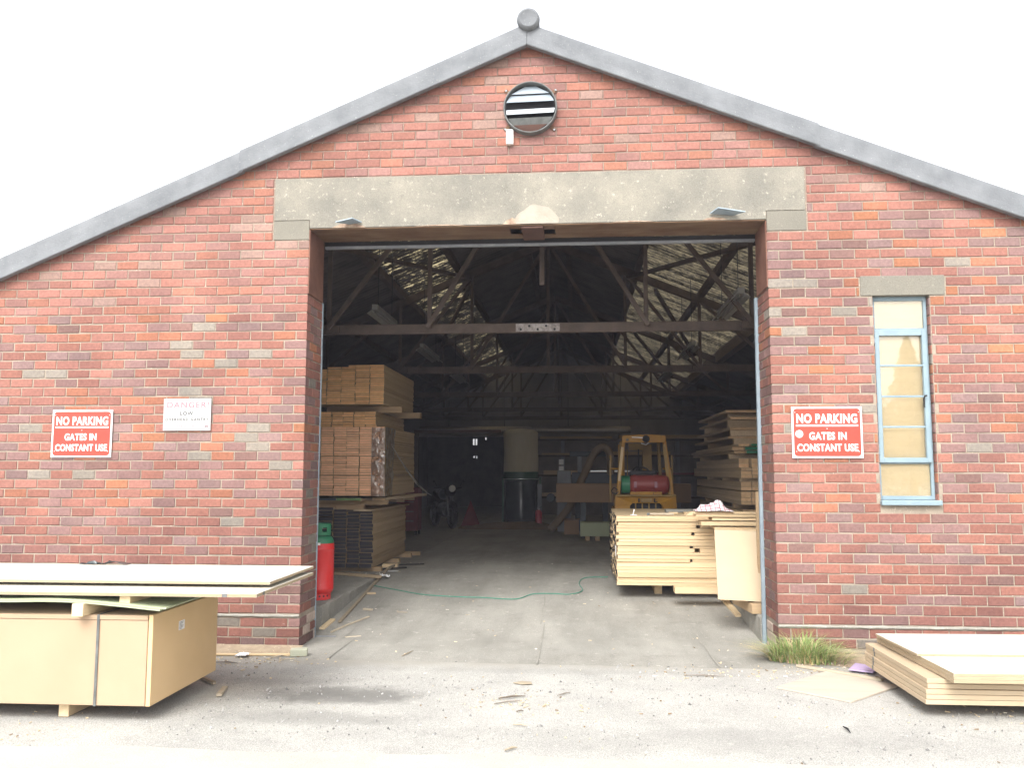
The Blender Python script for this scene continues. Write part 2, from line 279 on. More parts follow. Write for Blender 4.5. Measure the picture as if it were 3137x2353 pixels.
def film_mat():
    m, n, l, b = nodes('clear_film'); n.remove(b); mp = coord(n, l)
    tr = n.new('ShaderNodeBsdfTransparent'); tr.inputs[0].default_value = (.86, .86, .85, 1)
    gl = n.new('ShaderNodeBsdfGlossy'); gl.inputs['Roughness'].default_value = .18; df = n.new('ShaderNodeBsdfTranslucent'); df.inputs[0].default_value = (.7, .7, .7, 1)
    t = noi(n, l, mp, 9, 4); r = ramp(n, [(.38, (.42,)*3), (.58, (.92,)*3)]); l.new(t.outputs['Fac'], r.inputs[0])
    m1 = n.new('ShaderNodeMixShader'); m1.inputs[0].default_value = .6; l.new(gl.outputs[0], m1.inputs[1]); l.new(df.outputs[0], m1.inputs[2])
    m2 = n.new('ShaderNodeMixShader'); l.new(r.outputs[0], m2.inputs[0]); l.new(tr.outputs[0], m2.inputs[1]); l.new(m1.outputs[0], m2.inputs[2])
    l.new(bumpn(n, l, t.outputs['Fac'], .8, .03), gl.inputs['Normal'])
    l.new(m2.outputs[0], n['Material Output'].inputs['Surface']); return m
MT['film'] = film_mat()
def check_mat():
    m, n, l, b = nodes('checked_cloth'); mp = coord(n, l, shift=False); sx = n.new('ShaderNodeSeparateXYZ'); l.new(mp.outputs[0], sx.inputs[0])
    fs = []
    for ax in ('X', 'Y'):
        m1 = n.new('ShaderNodeMath'); m1.operation = 'MODULO'; m1.inputs[1].default_value = .055; ad = n.new('ShaderNodeMath'); ad.inputs[1].default_value = 10
        l.new(sx.outputs[ax], ad.inputs[0]); l.new(ad.outputs[0], m1.inputs[0]); c = n.new('ShaderNodeMath'); c.operation = 'LESS_THAN'; c.inputs[1].default_value = .008; l.new(m1.outputs[0], c.inputs[0]); fs.append(c)
    mx = n.new('ShaderNodeMath'); mx.operation = 'MAXIMUM'; l.new(fs[0].outputs[0], mx.inputs[0]); l.new(fs[1].outputs[0], mx.inputs[1])
    l.new(mixc(n, l, mx.outputs[0], (.8, .76, .78), (.5, .16, .2)), b.inputs['Base Color']); b.inputs['Roughness'].default_value = .95; return m
MT['check'] = check_mat()

# ------------------------------------------------------------ mesh builder
class MB:
    def __init__(s): s.v = []; s.f = []; s.m = []; s.c = []; s.mi = 0; s.col = (1, 1, 1)
    def add(s, vs, fs, mi=None):
        o = len(s.v); s.v += [Vector(p) for p in vs]; s.c += [s.col]*len(vs)
        for f in fs: s.f.append([i+o for i in f]); s.m.append(s.mi if mi is None else mi)
    def box(s, x0, y0, z0, x1, y1, z1, mi=None, T=None):
        vs = [Vector(p) for p in ((x0, y0, z0), (x1, y0, z0), (x1, y1, z0), (x0, y1, z0), (x0, y0, z1), (x1, y0, z1), (x1, y1, z1), (x0, y1, z1))]
        if T: vs = [T @ p for p in vs]
        s.add(vs, [(0, 3, 2, 1), (4, 5, 6, 7), (0, 1, 5, 4), (1, 2, 6, 5), (2, 3, 7, 6), (3, 0, 4, 7)], mi)
    def bar(s, p0, p1, wd, ht, upv=(0, 0, 1), mi=None):
        p0, p1 = Vector(p0), Vector(p1); d = (p1-p0).normalized(); u = Vector(upv)
        if abs(d.dot(u)) > .98: u = Vector((0, 1, 0))
        a = d.cross(u).normalized()*wd/2; b = a.cross(d).normalized()*ht/2
        vs = [p0-a-b, p0+a-b, p0+a+b, p0-a+b, p1-a-b, p1+a-b, p1+a+b, p1-a+b]
        s.add(vs, [(0, 1, 2, 3), (7, 6, 5, 4), (0, 4, 5, 1), (1, 5, 6, 2), (2, 6, 7, 3), (3, 7, 4, 0)], mi)
    def tube(s, pts, r, n=10, mi=None, cap=True):
        pts = [Vector(p) for p in pts]; rs = r if isinstance(r, (list, tuple)) else [r]*len(pts); vs = []; fs = []
        up_ = Vector((.13, .21, 1)).normalized()
        for i, p in enumerate(pts):
            d = (pts[min(i+1, len(pts)-1)]-pts[max(i-1, 0)]).normalized()
            a = d.cross(up_)
            if a.length < .1: a = d.cross(Vector((1, 0, 0)))
            a.normalize(); b = a.cross(d)
            for k in range(n): t = 2*PI*k/n; vs.append(p+a*math.cos(t)*rs[i]+b*math.sin(t)*rs[i])
        for i in range(len(pts)-1):
            for k in range(n): k2 = (k+1) % n; fs.append((i*n+k, (i+1)*n+k, (i+1)*n+k2, i*n+k2))
        if cap: fs.append(tuple(range(n))); fs.append(tuple(reversed(range((len(pts)-1)*n, len(pts)*n))))
        s.add(vs, fs, mi)
    def lathe(s, prof, o=(0, 0, 0), n=28, T=None, mi=None, caps=True):
        vs = []; fs = []; o = Vector(o)
        for r, z in prof:
            for k in range(n):
                t = 2*PI*k/n; p = Vector((r*math.cos(t), r*math.sin(t), z)); vs.append((T @ p if T else p)+o)
        for i in range(len(prof)-1):
            for k in range(n): k2 = (k+1) % n; fs.append((i*n+k, i*n+k2, (i+1)*n+k2, (i+1)*n+k))
        if caps: fs.append(tuple(reversed(range(n)))); fs.append(tuple(range((len(prof)-1)*n, len(prof)*n)))
        s.add(vs, fs, mi)
    def prism(s, poly, vec, mi=None):
        n = len(poly); vec = Vector(vec); poly = [Vector(p) for p in poly]
        s.add(poly+[p+vec for p in poly], [tuple(range(n)), tuple(reversed(range(n, 2*n)))]+[(i, i+n, (i+1) % n+n, (i+1) % n) for i in range(n)], mi)
    def grid(s, fn, nu, nv, mi=None):
        vs = [fn(i/nu, j/nv) for j in range(nv+1) for i in range(nu+1)]
        s.add(vs, [(j*(nu+1)+i, j*(nu+1)+i+1, (j+1)*(nu+1)+i+1, (j+1)*(nu+1)+i) for j in range(nv) for i in range(nu)], mi)
    def build(s, name, mats, parent=None, origin=None, bevel=0, seg=1, smooth=None, local=False, fix=True):
        me = bpy.data.meshes.new(name); o = bpy.data.objects.new(name, me); COL.objects.link(o)
        off = Vector((0, 0, 0))
        if not local:
            if parent is not None: off = parent_loc(parent)
            if origin is not None: off = Vector(origin)
        me.from_pydata([p-off for p in s.v], [], s.f)
        for mm in (mats if isinstance(mats, (list, tuple)) else [mats]): me.materials.append(MT[mm])
        me.polygons.foreach_set('material_index', s.m)
        if any(c != (1, 1, 1) for c in s.c):
            a = me.attributes.new('Col', 'FLOAT_COLOR', 'POINT'); a.data.foreach_set('color', [x for c in s.c for x in (*c, 1)])
        if bevel or fix:
            bm = bmesh.new(); bm.from_mesh(me)
            if fix: bmesh.ops.recalc_face_normals(bm, faces=bm.faces)
            if bevel:
                es = [e for e in bm.edges if len(e.link_faces) == 2 and e.calc_face_angle(0) > .5]
                bmesh.ops.bevel(bm, geom=es, offset=bevel, segments=seg, profile=.6, affect='EDGES', clamp_overlap=True)
            bm.to_mesh(me); bm.free()
        if smooth is not None:
            me.polygons.foreach_set('use_smooth', [True]*len(me.polygons)); me.set_sharp_from_angle(angle=math.radians(smooth))
        if parent is not None:
            o.parent = parent
            if origin is not None and not local: o.location = off-parent_loc(parent)
        elif not local: o.location = off
        return o
def parent_loc(p):
    t = Vector((0, 0, 0))
    while p is not None: t += p.location; p = p.parent
    return t
def tag(o, label, cat, group=None, kind=None):
    o['label'] = label; o['category'] = cat
    if group: o['group'] = group
    if kind: o['kind'] = kind
    return o
def thing(name, label, cat, loc=(0, 0, 0), rz=0, group=None):
    o = bpy.data.objects.new(name, None); COL.objects.link(o); o.location = loc; o.rotation_euler = (0, 0, rz); o.empty_display_size = .2
    return tag(o, label, cat, group)
def sub(name, parent, loc=(0, 0, 0)):        # an Empty part (for parts that carry sub-parts)
    o = bpy.data.objects.new(name, None); COL.objects.link(o); o.parent = parent; o.location = loc; o.empty_display_size = .1; return o
def text(name, body, mat, parent, x, z, y, width, height, bold=0, space=1.0):
    cu = bpy.data.curves.new('t', 'FONT'); cu.body = body; cu.size = 1; cu.offset = bold; cu.extrude = .0; cu.align_x = 'CENTER'; cu.space_character = space; cu.resolution_u = 4
    ob = bpy.data.objects.new('t', cu); COL.objects.link(ob); dg = bpy.context.evaluated_depsgraph_get(); dg.update()
    me = bpy.data.meshes.new_from_object(ob.evaluated_get(dg)); bpy.data.objects.remove(ob)
    xs = [v.co.x for v in me.vertices]; ys = [v.co.y for v in me.vertices]; x0, x1, y0, y1 = min(xs), max(xs), min(ys), max(ys); pl = parent_loc(parent)
    for v in me.vertices:
        v.co = Vector((x+((v.co.x-x0)/(x1-x0)-.5)*width, y, z+((v.co.y-y0)/(y1-y0)-.5)*height))-pl
    me.materials.clear(); me.materials.append(MT[mat]); me.name = name
    o = bpy.data.objects.new(name, me); COL.objects.link(o); o.parent = parent; return o
ORD = ['first', 'second', 'third', 'fourth', 'fifth', 'sixth', 'seventh', 'eighth', 'ninth', 'tenth', 'eleventh', 'twelfth', 'thirteenth', 'fourteenth', 'fifteenth', 'sixteenth', 'seventeenth', 'eighteenth', 'nineteenth', 'twentieth', 'twenty-first', 'twenty-second', 'twenty-third', 'twenty-fourth']

# ============================================================ SETTING: ground
XC = -.45                                    # ridge line
XL, XR = -2.596, 1.809                       # door jambs
def struct(o, kind='structure'): o['kind'] = kind; return o
g = MB(); g.add([(-90, -90, -.006), (90, -90, -.006), (90, 90, -.006), (-90, 90, -.006)], [(0, 1, 2, 3)])
struct(g.build('yard_ground', 'yard'))
g = MB(); n = 60; pts = []
for i in range(n+1):
    x = -14+28*i/n; pts.append((x, -2.93+.05*noise.noise(Vector((x*1.3, 3, 0)))+.03*noise.noise(Vector((x*5, 7, 0)))+(.1*math.exp(-((x+.35)/.18)**2))))
g.add([(x, y, -.001) for x, y in pts]+[(x, -30, -.001) for x, y in pts], [(i, i+1, n+2+i, n+1+i) for i in range(n)])
struct(g.build('pavement', 'strip'))
# concrete apron, ramp and inside floor in one sheet
def ramp_z(y): return min(.24, max(0, .0755*(y-.7)))
g = MB(); ys = [-.45, 0, .5, .7]+[.7+.2*i for i in range(1, 16)]+[3.88, 6, 12, 28]
def lane(x0, x1, yy, front=False):
    nx = 24; vs = []
    for j, y in enumerate(yy):
        for i in range(nx+1):
            x = x0+(x1-x0)*i/nx; y2 = y
            if front and j == 0: y2 = y-.035*(x+2.2)*.6+.02*noise.noise(Vector((x*4, 0, 0)))
            vs.append((x, y2, ramp_z(y)+(.0 if y > 0 else -.0015 if y > -.2 else -.0055)))
    g.add(vs, [(j*(nx+1)+i, j*(nx+1)+i+1, (j+1)*(nx+1)+i+1, (j+1)*(nx+1)+i) for j in range(len(yy)-1) for i in range(nx)])
lane(-2.66, 1.9, ys[:3], True); lane(-2.664, 1.781, ys[2:])
g.add([(-6, .5, 0), (-2.664, .5, 0), (-2.664, .97, 0), (-6, .97, 0)], [(0, 1, 2, 3)])
struct(g.build('concrete_floor', 'floor', smooth=30))
g = MB()
for x0, y0, x1, y1 in ((-.352, -.52, -.338, 1.2), (-.39, 1.2, -.378, 3.8), (-2.2, -.42, -2.188, .5), (-2.31, .5, -2.3, 3.6), (1.19, -.5, 1.203, .9), (1.25, .9, 1.262, 3.6)):
    k = 12
    for i in range(k):
        a, b = y0+(y1-y0)*i/k, y0+(y1-y0)*(i+1)/k; j = .012*noise.noise(Vector((x0*9, a*3, 0))); j2 = .012*noise.noise(Vector((x0*9, b*3, 0)))
        g.add([(x0+j, a, ramp_z(a)+.004), (x1+j, a, ramp_z(a)+.004), (x1+j2, b, ramp_z(b)+.004), (x0+j2, b, ramp_z(b)+.004)], [(0, 1, 2, 3)])
struct(g.build('floor_joints', 'kerb'))
# raised slabs either side of the ramp, with broken arrises
def slab(x_in, x_out, y0, name, broken):
    g = MB(); k = 90; yy = [y0+(4.2-y0)*i/k for i in range(k+1)]+[28]; sgn = 1 if x_in > x_out else -1
    prof = []
    for y in yy:
        c = .012+broken*max(0, noise.noise(Vector((y*6.5, 1, x_in)))+.25*noise.noise(Vector((y*21, 2, 0))))
        e = .012+broken*1.2*max(0, noise.noise(Vector((y*6.5+3, 5, x_in))))
        prof.append([(x_in, y, -.03), (x_in+.004*noise.noise(Vector((y*9, 0, 4))), y, .24-e), (x_in-sgn*c, y, .238), (x_in-sgn*.12, y, .24), (x_out, y, .24)])
    g.add([p for r_ in prof for p in r_], [(j*5+i, j*5+i+1, (j+1)*5+i+1, (j+1)*5+i) for j in range(len(prof)-1) for i in range(4)])
    r_ = prof[0]; g.add(r_+[(x_out, y0, -.03)], [(0, 1, 2, 3, 4, 5)])
    return struct(g.build(name, 'kerb', smooth=40))
slab(-2.664, -6.0, .957, 'raised_slab', .055); slab(1.781, 5.1, .62, 'raised_slab', .02)

# ============================================================ THE WAREHOUSE
WH = thing('brick_warehouse', 'red brick gabled warehouse with a wide open doorway under a concrete lintel', 'warehouse', (XC, 0, 0))
SL, SR = .426, .399                          # verge slopes left and right
GX0, GX1 = -6.35, 5.45
def gable(x): return 5.775-(SL*(XC-x) if x < XC else SR*(x-XC))
WIN = (2.76, 3.262, 1.36, 3.275)             # window opening
MO = .007                                    # mortar set back
outer = [(GX0, -.05), (GX0, gable(GX0)+.1), (XC, 5.875), (GX1, gable(GX1)+.1), (GX1, -.05), (XR+MO, -.05), (XR+MO, 4.02), (XL-MO, 4.02), (XL-MO, -.05)]
hole = [(WIN[0]-MO, WIN[2]), (WIN[1]+MO, WIN[2]), (WIN[1]+MO, WIN[3]), (WIN[0]-MO, WIN[3])]
wb = MB(); allp = outer+hole
tris = tessellate_polygon([[Vector((x, z, 0)) for x, z in outer], [Vector((x, z, 0)) for x, z in hole]])
y0, y1 = MO, .5; N = len(allp)
wb.add([(x, y0, z) for x, z in allp]+[(x, y1, z) for x, z in allp], [tuple(t) for t in tris]+[tuple(N+i for i in reversed(t)) for t in tris])
for lp, o0 in ((outer, 0), (hole, len(outer))):
    k = len(lp)
    wb.add([(x, y0, z) for x, z in lp]+[(x, y1, z) for x, z in lp], [(i, (i+1) % k, k+(i+1) % k, k+i) for i in range(k)])
wall = sub('wall', WH)
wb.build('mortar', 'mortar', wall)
# ---- bricks, one mesh, one colour per brick
PAL = [((.288, .133, .103), 28), ((.27, .128, .104), 26), ((.322, .14, .09), 13), ((.308, .148, .118), 18), ((.236, .144, .134), 20), ((.226, .151, .143), 12), ((.25, .226, .194), 6), ((.34, .152, .088), 4), ((.202, .122, .108), 4)]
TOT = sum(q for _, q in PAL)
def brick_col(x, z):
    q = rnd.random()*TOT
    for c, wt in PAL:
        q -= wt
        if q < 0: break
    f = rnd.uniform(.86, 1.14)*(.95 if z > 2 else .95-.09*(2-z)/2)  # lower courses darkened in colour to imitate vignetting and veil
    if z < 1.3 and c[0] > .305: c = (.245, .118, .098)      # darker, harder bricks low down
    if z > 4.2 or (z > 3.2 and x < -2.6):           # upper courses: pink bleaching of lens flare mixed into the brick colour
        c = tuple(a*.5+b*.5 for a, b in zip(c, (.318, .156, .127)))
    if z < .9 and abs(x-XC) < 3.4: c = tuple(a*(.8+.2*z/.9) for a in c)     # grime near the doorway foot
    return tuple(a*f for a in c)
bb = MB()
def jit(a): return rnd.uniform(-a, a)
def face_brick(a0, a1, z0, z1, mp, depth=.06, ch=.0045, expose=0):
    """brick whose face lies on mp(u, w, z); u runs along the wall, w inwards. expose: +1 / -1 keeps that end square (corner)"""
    if a1-a0 < .02: return
    c = ch*rnd.uniform(.7, 1.5); cl = 0 if expose < 0 else c; cr = 0 if expose > 0 else c; j = .0026; t = jit(.0032)
    zz = [z0+jit(j), z1+jit(j), z0+jit(j), z1+jit(j)]
    v = [(a0+cl, t*.6, zz[0]+c), (a1-cr, t*.6, zz[2]+c), (a1-cr, t*.6, zz[3]-c), (a0+cl, t*.6, zz[1]-c),
         (a0, c+t*.6, zz[0]), (a1, c+t*.6, zz[2]), (a1, c+t*.6, zz[3]), (a0, c+t*.6, zz[1]), (a0, depth, z0), (a1, depth, z0), (a1, depth, z1), (a0, depth, z1)]
    bb.add([mp(*p) for p in v], [(0, 1, 2, 3), (0, 4, 5, 1), (1, 5, 6, 2), (2, 6, 7, 3), (3, 7, 4, 0), (4, 8, 9, 5), (5, 9, 10, 6), (6, 10, 11, 7), (7, 11, 8, 4)])
front = lambda u, w_, z: (u, w_, z)
jl = lambda u, w_, z: (XL-w_, u, z)          # left jamb, faces +x
jr = lambda u, w_, z: (XR+w_, u, z)          # right jamb, faces -x
blocked = [(-2.957, 2.182, 4.085, 4.53), (-2.957, -2.59, 3.90, 4.12), (1.815, 2.184, 3.90, 4.12), (2.643, 3.41, 3.268, 3.465), (WIN[0]-.004, WIN[1]+.004, WIN[2]-.03, WIN[3]+.1), (2.74, 3.29, 1.335, 1.40)]
def row(z, hh, k, xs, xe, phase_from, dirn, corner):
    """bricks from x=phase_from going dirn (+1/-1) until the limit"""
    P = .2298; L = P-.0105; x = phase_from; first = True; lim = xe if dirn > 0 else xs
    while (x-lim)*dirn < 0:
        ln = (L if k % 2 == 0 else (L-.0105)/2) if first and corner else L
        if not first or corner: ln += jit(.003)
        a0, a1 = (x, x+ln) if dirn > 0 else (x-ln, x)
        x += dirn*(ln+.0105+jit(.0015)); fst = first; first = False
        segs = [(max(a0, xs), min(a1, xe))]
        for bx0, bx1, bz0, bz1 in blocked:
            if z+hh*.5 > bz0+.02 and z-hh*.5 < bz1-.02:
                ns = []
                for s0, s1 in segs:
                    if s1 <= bx0 or s0 >= bx1: ns.append((s0, s1))
                    else:
                        if s0 < bx0-.02: ns.append((s0, bx0-.008))
                        if s1 > bx1+.02: ns.append((bx1+.008, s1))
                segs = ns
        for s0, s1 in segs:
            if s1-s0 < .02: continue
            mid = (s0+s1)/2
            if z-hh*.5 > gable(mid)+.12: continue
            bb.col = brick_col(mid, z)
            wv = .004*noise.noise(Vector((mid*.9, z*2.2, 0)))
            cs = corner and fst and ((dirn > 0 and s0 == a0) or (dirn < 0 and s1 == a1))
            face_brick(s0, s1, z-hh/2+wv, z+hh/2+wv, front, depth=((.105 if k % 2 == 0 else .218) if cs else .06), expose=(-dirn if cs else 0))
BH = .0785
for k in range(-3, 62):
    for side in (0, 1):
        if k >= 0: z = (.351+.0899*k) if side == 0 else (.319+.0906*k); hh = BH+jit(.0015)
        else: z = ((.045, .135, .227)[k+3] if side == 0 else (.02, .108, .20)[k+3]); hh = .078
        if side == 1 and k == -3: hh = .03
        if z > 4.075:                        # above the springing: one continuous course
            if side == 0:
                ph = XL-.1149*(0 if k % 2 == 0 else 1)
                row(z, hh, k, GX0, ph, ph, -1, False); row(z, hh, k, ph+.0105, GX1, ph+.0105, 1, False)
            continue
        if side == 0: row(z, hh, k, GX0, XL, XL, -1, True)
        else: row(z, hh, k, XR, GX1, XR, 1, True)
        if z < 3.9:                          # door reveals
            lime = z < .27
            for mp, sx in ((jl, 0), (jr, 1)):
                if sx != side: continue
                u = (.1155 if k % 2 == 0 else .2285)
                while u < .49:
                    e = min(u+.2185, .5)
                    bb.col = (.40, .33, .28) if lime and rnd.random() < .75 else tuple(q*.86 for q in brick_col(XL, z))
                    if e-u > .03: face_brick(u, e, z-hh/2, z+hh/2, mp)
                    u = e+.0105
        if 1.3 < z < 3.3 and side == 1:      # window reveals
            for mp in (lambda u, w_, z: (WIN[1]+w_, u, z), lambda u, w_, z: (WIN[0]-w_, u, z)):
                bb.col = brick_col(3, z); face_brick(.012, .2, z-hh/2, z+hh/2, mp)
bb.build('bricks', 'brick', wall)
# plinth bed: thick ragged cement band above the third course
for xa, xb, zc in ((GX0, XL, .289), (XR, GX1, .258)):
    k = int((xb-xa)/.05); pb = MB()
    pb.grid(lambda u, v, xa=xa, xb=xb, zc=zc: (xa+(xb-xa)*u, -.010*math.sin(PI*v)-.004+.008*noise.noise(Vector((u*60, v*2, zc*9))), zc-.012+.026*v+.008*noise.noise(Vector((u*46, v, 3)))), k, 3)
    pb.build('plinth_band', 'kerb', WH, smooth=60)

# ---- concrete: lintel, padstones, window lintel, plaster patch
c = MB(); c.prism([(x, -.003, z) for x, z in ((-2.95, 4.102), (-2.592, 4.102), (-2.592, 4.02), (1.806, 4.02), (1.806, 4.102), (2.172, 4.102), (2.172, 4.524), (-2.95, 4.524))], (0, .503, 0))
lint = c.build('lintel', 'lintel', WH, bevel=.004)
for x0, x1 in ((-2.953, -2.596), (1.811, 2.178)):
    c = MB(); c.box(x0, -.001, 3.908, x1, .3, 4.099); c.build('padstone', 'pad', WH, bevel=.004)
c = MB(); c.box(2.647, -.003, 3.272, 3.404, .2, 3.459); c.build('window_lintel', 'pad', WH, bevel=.004)
c = MB()
def patch(u, v):
    a = PI*u; r_ = v; x = -.36+.205*math.cos(a)*r_*(1+.06*math.sin(5*a)); z = 4.022+.185*math.sin(a)*r_*(1+.05*math.cos(7*a)); return (x, -.004-.006*(1-r_**3), z)
c.grid(patch, 28, 8); c.build('plaster_patch', 'plaster', lint, smooth=60)
for sx, sw, sh in ((-2.2, .17, .06), (-.60, .09, .075), (1.33, .12, .035), (.55, .2, .014), (-1.3, .25, .012)):          # spalled bottom edge
    c = MB(); k = 16; top = [(sx-sw+2*sw*i/k, -.0042, 4.021+sh*math.sin(PI*i/k)*(.7+.8*abs(noise.noise(Vector((sx*9+i*.9, 2, 3)))))) for i in range(k+1)]
    c.add(top+[(sx-sw+2*sw*i/k, -.0042, 4.0195) for i in range(k+1)], [(i, i+1, k+2+i, k+1+i) for i in range(k)]); c.build('spalled_edge', 'spall', lint, fix=False)
# rusted steel soffit and cheek plates of the old door gear
c = MB(); c.box(-2.59, .005, 4.008, -.63, .475, 4.018); c.box(-.50, .005, 4.008, -.31, .475, 4.018); c.box(-.19, .005, 4.008, 1.80, .475, 4.018); c.box(-.63, .005, 4.008, -.50, .12, 4.018); c.box(-.31, .005, 4.008, -.19, .16, 4.018); c.box(-.63, .33, 4.008, -.5, .475, 4.018); c.box(-.31, .35, 4.008, -.19, .475, 4.018)
c.build('soffit_plate', 'rust', WH, bevel=.002)
c = MB(); c.box(-.515, .02, 3.985, -.30, .46, 4.007); c.build('gear_plate', 'rustdark', WH, bevel=.004)
for x0, x1 in ((XL, XL+.012), (XR-.012, XR)):
    c = MB(); c.box(x0, .0, 3.37, x1, .47, 4.006); c.build('cheek_plate', 'cheek', WH, bevel=.003)
c = MB(); c.box(-2.58, .485, 3.938, 1.80, .53, 3.966); c.build('door_rail', 'galv', WH, bevel=.004)
c = MB(); c.box(-2.58, .487, 3.967, 1.80, .525, 4.007); c.build('gap_shade', 'black', WH)  # black strip painting in the shade of the gap above the rail
c = MB(); c.bar((-2.6, .5, 0), (-2.592, .5, 3.37), .012, .03, (0, 1, 0)); c.build('corner_guard', 'guard', WH, bevel=.003)
c = MB(); c.bar((1.797, .55, -.01), (1.802, .53, 3.37), .035, .05, (0, 1, 0)); c.build('corner_guard', 'guard', WH, bevel=.004)
for pts in (((-2.31, -.10, 4.045), (-2.14, -.12, 4.075), (-2.07, -.02, 4.062), (-2.2, .0, 4.05)), ((1.28, -.02, 4.075), (1.345, -.11, 4.105), (1.60, -.09, 4.066), (1.5, .0, 4.06))):
    c = MB(); c.prism(pts, (0, .004, .012)); c.build('bent_bracket', 'guard', WH, bevel=.001)

# ---- verges: rolled fibre-cement barge pieces, lapped, and the ridge end
def verge(xa, xb, lift, s, label=None):
    prof = [(-.055, -.006), (-.098, -.004), (-.102, .006), (-.090, .085), (-.088, .10), (-.088, .205), (-.076, .245), (-.045, .268), (0, .276), (.12, .28), (.32, .262), (.32, .22), (-.04, .22), (-.04, -.004)]
    c = MB(); k = 14; vs = []; m = len(prof)
    for i in range(k+1):
        x = xa+(xb-xa)*i/k; zb = gable(x)+.0; nz = .0012*noise.noise(Vector((x*3, 1, 1)))
        for (y, z) in prof: vs.append((x, y-lift, zb+z*.90+lift+nz))
    fs = [(i*m+j, i*m+(j+1) % m, (i+1)*m+(j+1) % m, (i+1)*m+j) for i in range(k) for j in range(m)]
    fs += [tuple(range(m)), tuple(reversed(range(k*m, (k+1)*m)))]
    c.add(vs, fs); return c.build('verge_cap', 'cement', WH, smooth=28)
verge(GX0, -3.25, 0, -1); verge(-3.29, XC-.002, .009, -1); verge(2.26, GX1, 0, 1); verge(XC+.002, 2.30, .009, 1)
c = MB(); T = Matrix.Rotation(PI/2, 4, 'X')
c.lathe([(.05, .012), (.085, .0), (.104, .012), (.112, .05), (.105, .12), (.104, 0.6)], (0, 0, 0), 30, T)   # axis along -y
rc = MB(); rc.v = [Vector((p.x-.435, -(p.y)-.15, p.z+6.03)) for p in c.v]; rc.f = c.f; rc.m = c.m; rc.c = c.c
rc.build('ridge_cap', 'cement', WH, smooth=50)

# ---- roof sheets (corrugated, corrugations run down the slope) and skylights
RZ = 5.72                                    # ridge height of the sheets
def roofz(w_): return RZ-.41*w_
def roof_strip(name, mat, side, w0, w1, ya=.02, yb=24.5):
    c = MB(); per = .146; k = int((yb-ya)/per*6); nw = max(2, int((w1-w0)/.5))
    def f(u, v):
        y = ya+(yb-ya)*u; w_ = w0+(w1-w0)*v; return (XC+side*w_, y, roofz(w_)+.024*math.sin(2*PI*y/per))
    c.grid(f, k, nw); return c.build(name, mat, WH, smooth=80, fix=False)
for side, wa, wb_ in ((-1, 1.53, 2.45), (1, 1.53, 3.55)):
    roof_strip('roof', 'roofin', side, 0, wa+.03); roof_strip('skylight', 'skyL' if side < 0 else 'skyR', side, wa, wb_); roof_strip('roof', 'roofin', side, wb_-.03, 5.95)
for side, ws in ((-1, (.35, 1.5, 2.47, 3.6, 4.7)), (1, (.35, 1.5, 2.55, 3.58, 4.7))):
    for w_ in ws:
        big = side > 0 and w_ == 3.58
        c = MB(); x = XC+side*w_; z = roofz(w_)-(.14 if big else .09); c.bar((x, .5, z), (x, 24, z), .09 if not big else .16, .11 if not big else .2, (0, 0, 1)); c.build('purlin', 'beam' if big else 'truss', WH)
# ---- steel roof trusses: every member a sub-part
HC, HW = 3.28, 5.15
for iy, Y in enumerate((2.0, 6.2, 10.9, 15.5, 19.3)):
    t = sub('roof_truss', WH, (0, Y, 0))
    def mem(nm, w0, z0, w1, z1, wd=.05, ht=.055, dy=0):
        c = MB(); c.bar((XC+w0, Y+dy, z0), (XC+w1, Y+dy, z1), ht, wd, (0, 1, 0)); c.build(nm, 'truss', t, bevel=.004)
    c = MB(); c.box(XC-HW, Y-.035, HC, XC+HW, Y+.035, HC+.115); c.build('bottom_chord', 'truss', t, bevel=.005)
    for s in (-1, 1):
        mem('rafter', 0, roofz(0)-.21, s*HW, roofz(HW)-.21, .075, .13)
        for w_ in (1.28, 2.5, 3.75):
            mem('strut', s*w_, HC+.06, s*w_, roofz(w_)-.25, .045, .05, -.045)
        mem('tie', s*1.3, HC+.06, s*.05, roofz(.05)-.3, .045, .055, -.09)
        mem('tie', s*2.5, HC+.06, s*1.3, roofz(1.3)-.27, .045, .055, -.09)
        mem('tie', s*3.75, HC+.06, s*2.52, roofz(2.5)-.27, .045, .055, -.09)
        mem('end_cleat', s*2.45-.08, HC+.058, s*2.45+.08, HC+.058, .1, .085, -.045)
    if iy: mem('king_post', 0, HC+.06, 0, roofz(0)-.3, .05, .055, .0)
    else:
        c = MB(); c.box(-.70, Y-.043, HC+.012, -.18, Y-.037, HC+.105); c.build('splice_plate', 'flake', t)
        for q in range(5):
            c = MB(); c.lathe([(.014, 0), (.014, .012)], (-.64+.1*q, Y-.044, HC+.035+.04*(q % 2)), 8, Matrix.Rotation(PI/2, 4, 'X')); c.build('bolt', 'black', t)
# roof wind braces and a hanging post near the door
for p0, p1 in (((2.15, 2.1, roofz(2.6)-.3), (.9, 6.1, roofz(1.35)-.3)), ((1.35, 6.3, roofz(1.8)-.3), (2.6, 10.8, roofz(3.05)-.3)), ((-3.0, 2.1, roofz(2.5)-.3), (-1.75, 6.1, roofz(1.3)-.3)), ((-1.75, 6.3, roofz(1.3)-.3), (-3.0, 10.8, roofz(2.5)-.3)), ((1.3, 10.9, roofz(1.75)-.3), (2.6, 15.4, roofz(3.05)-.3))):
    c = MB(); c.bar(p0, p1, .06, .06); c.build('wind_brace', 'truss', WH, bevel=.004)
c = MB(); c.box(-.39, 1.28, 3.70, -.335, 1.32, 5.4); c.build('hanging_post', 'truss', WH, bevel=.004)
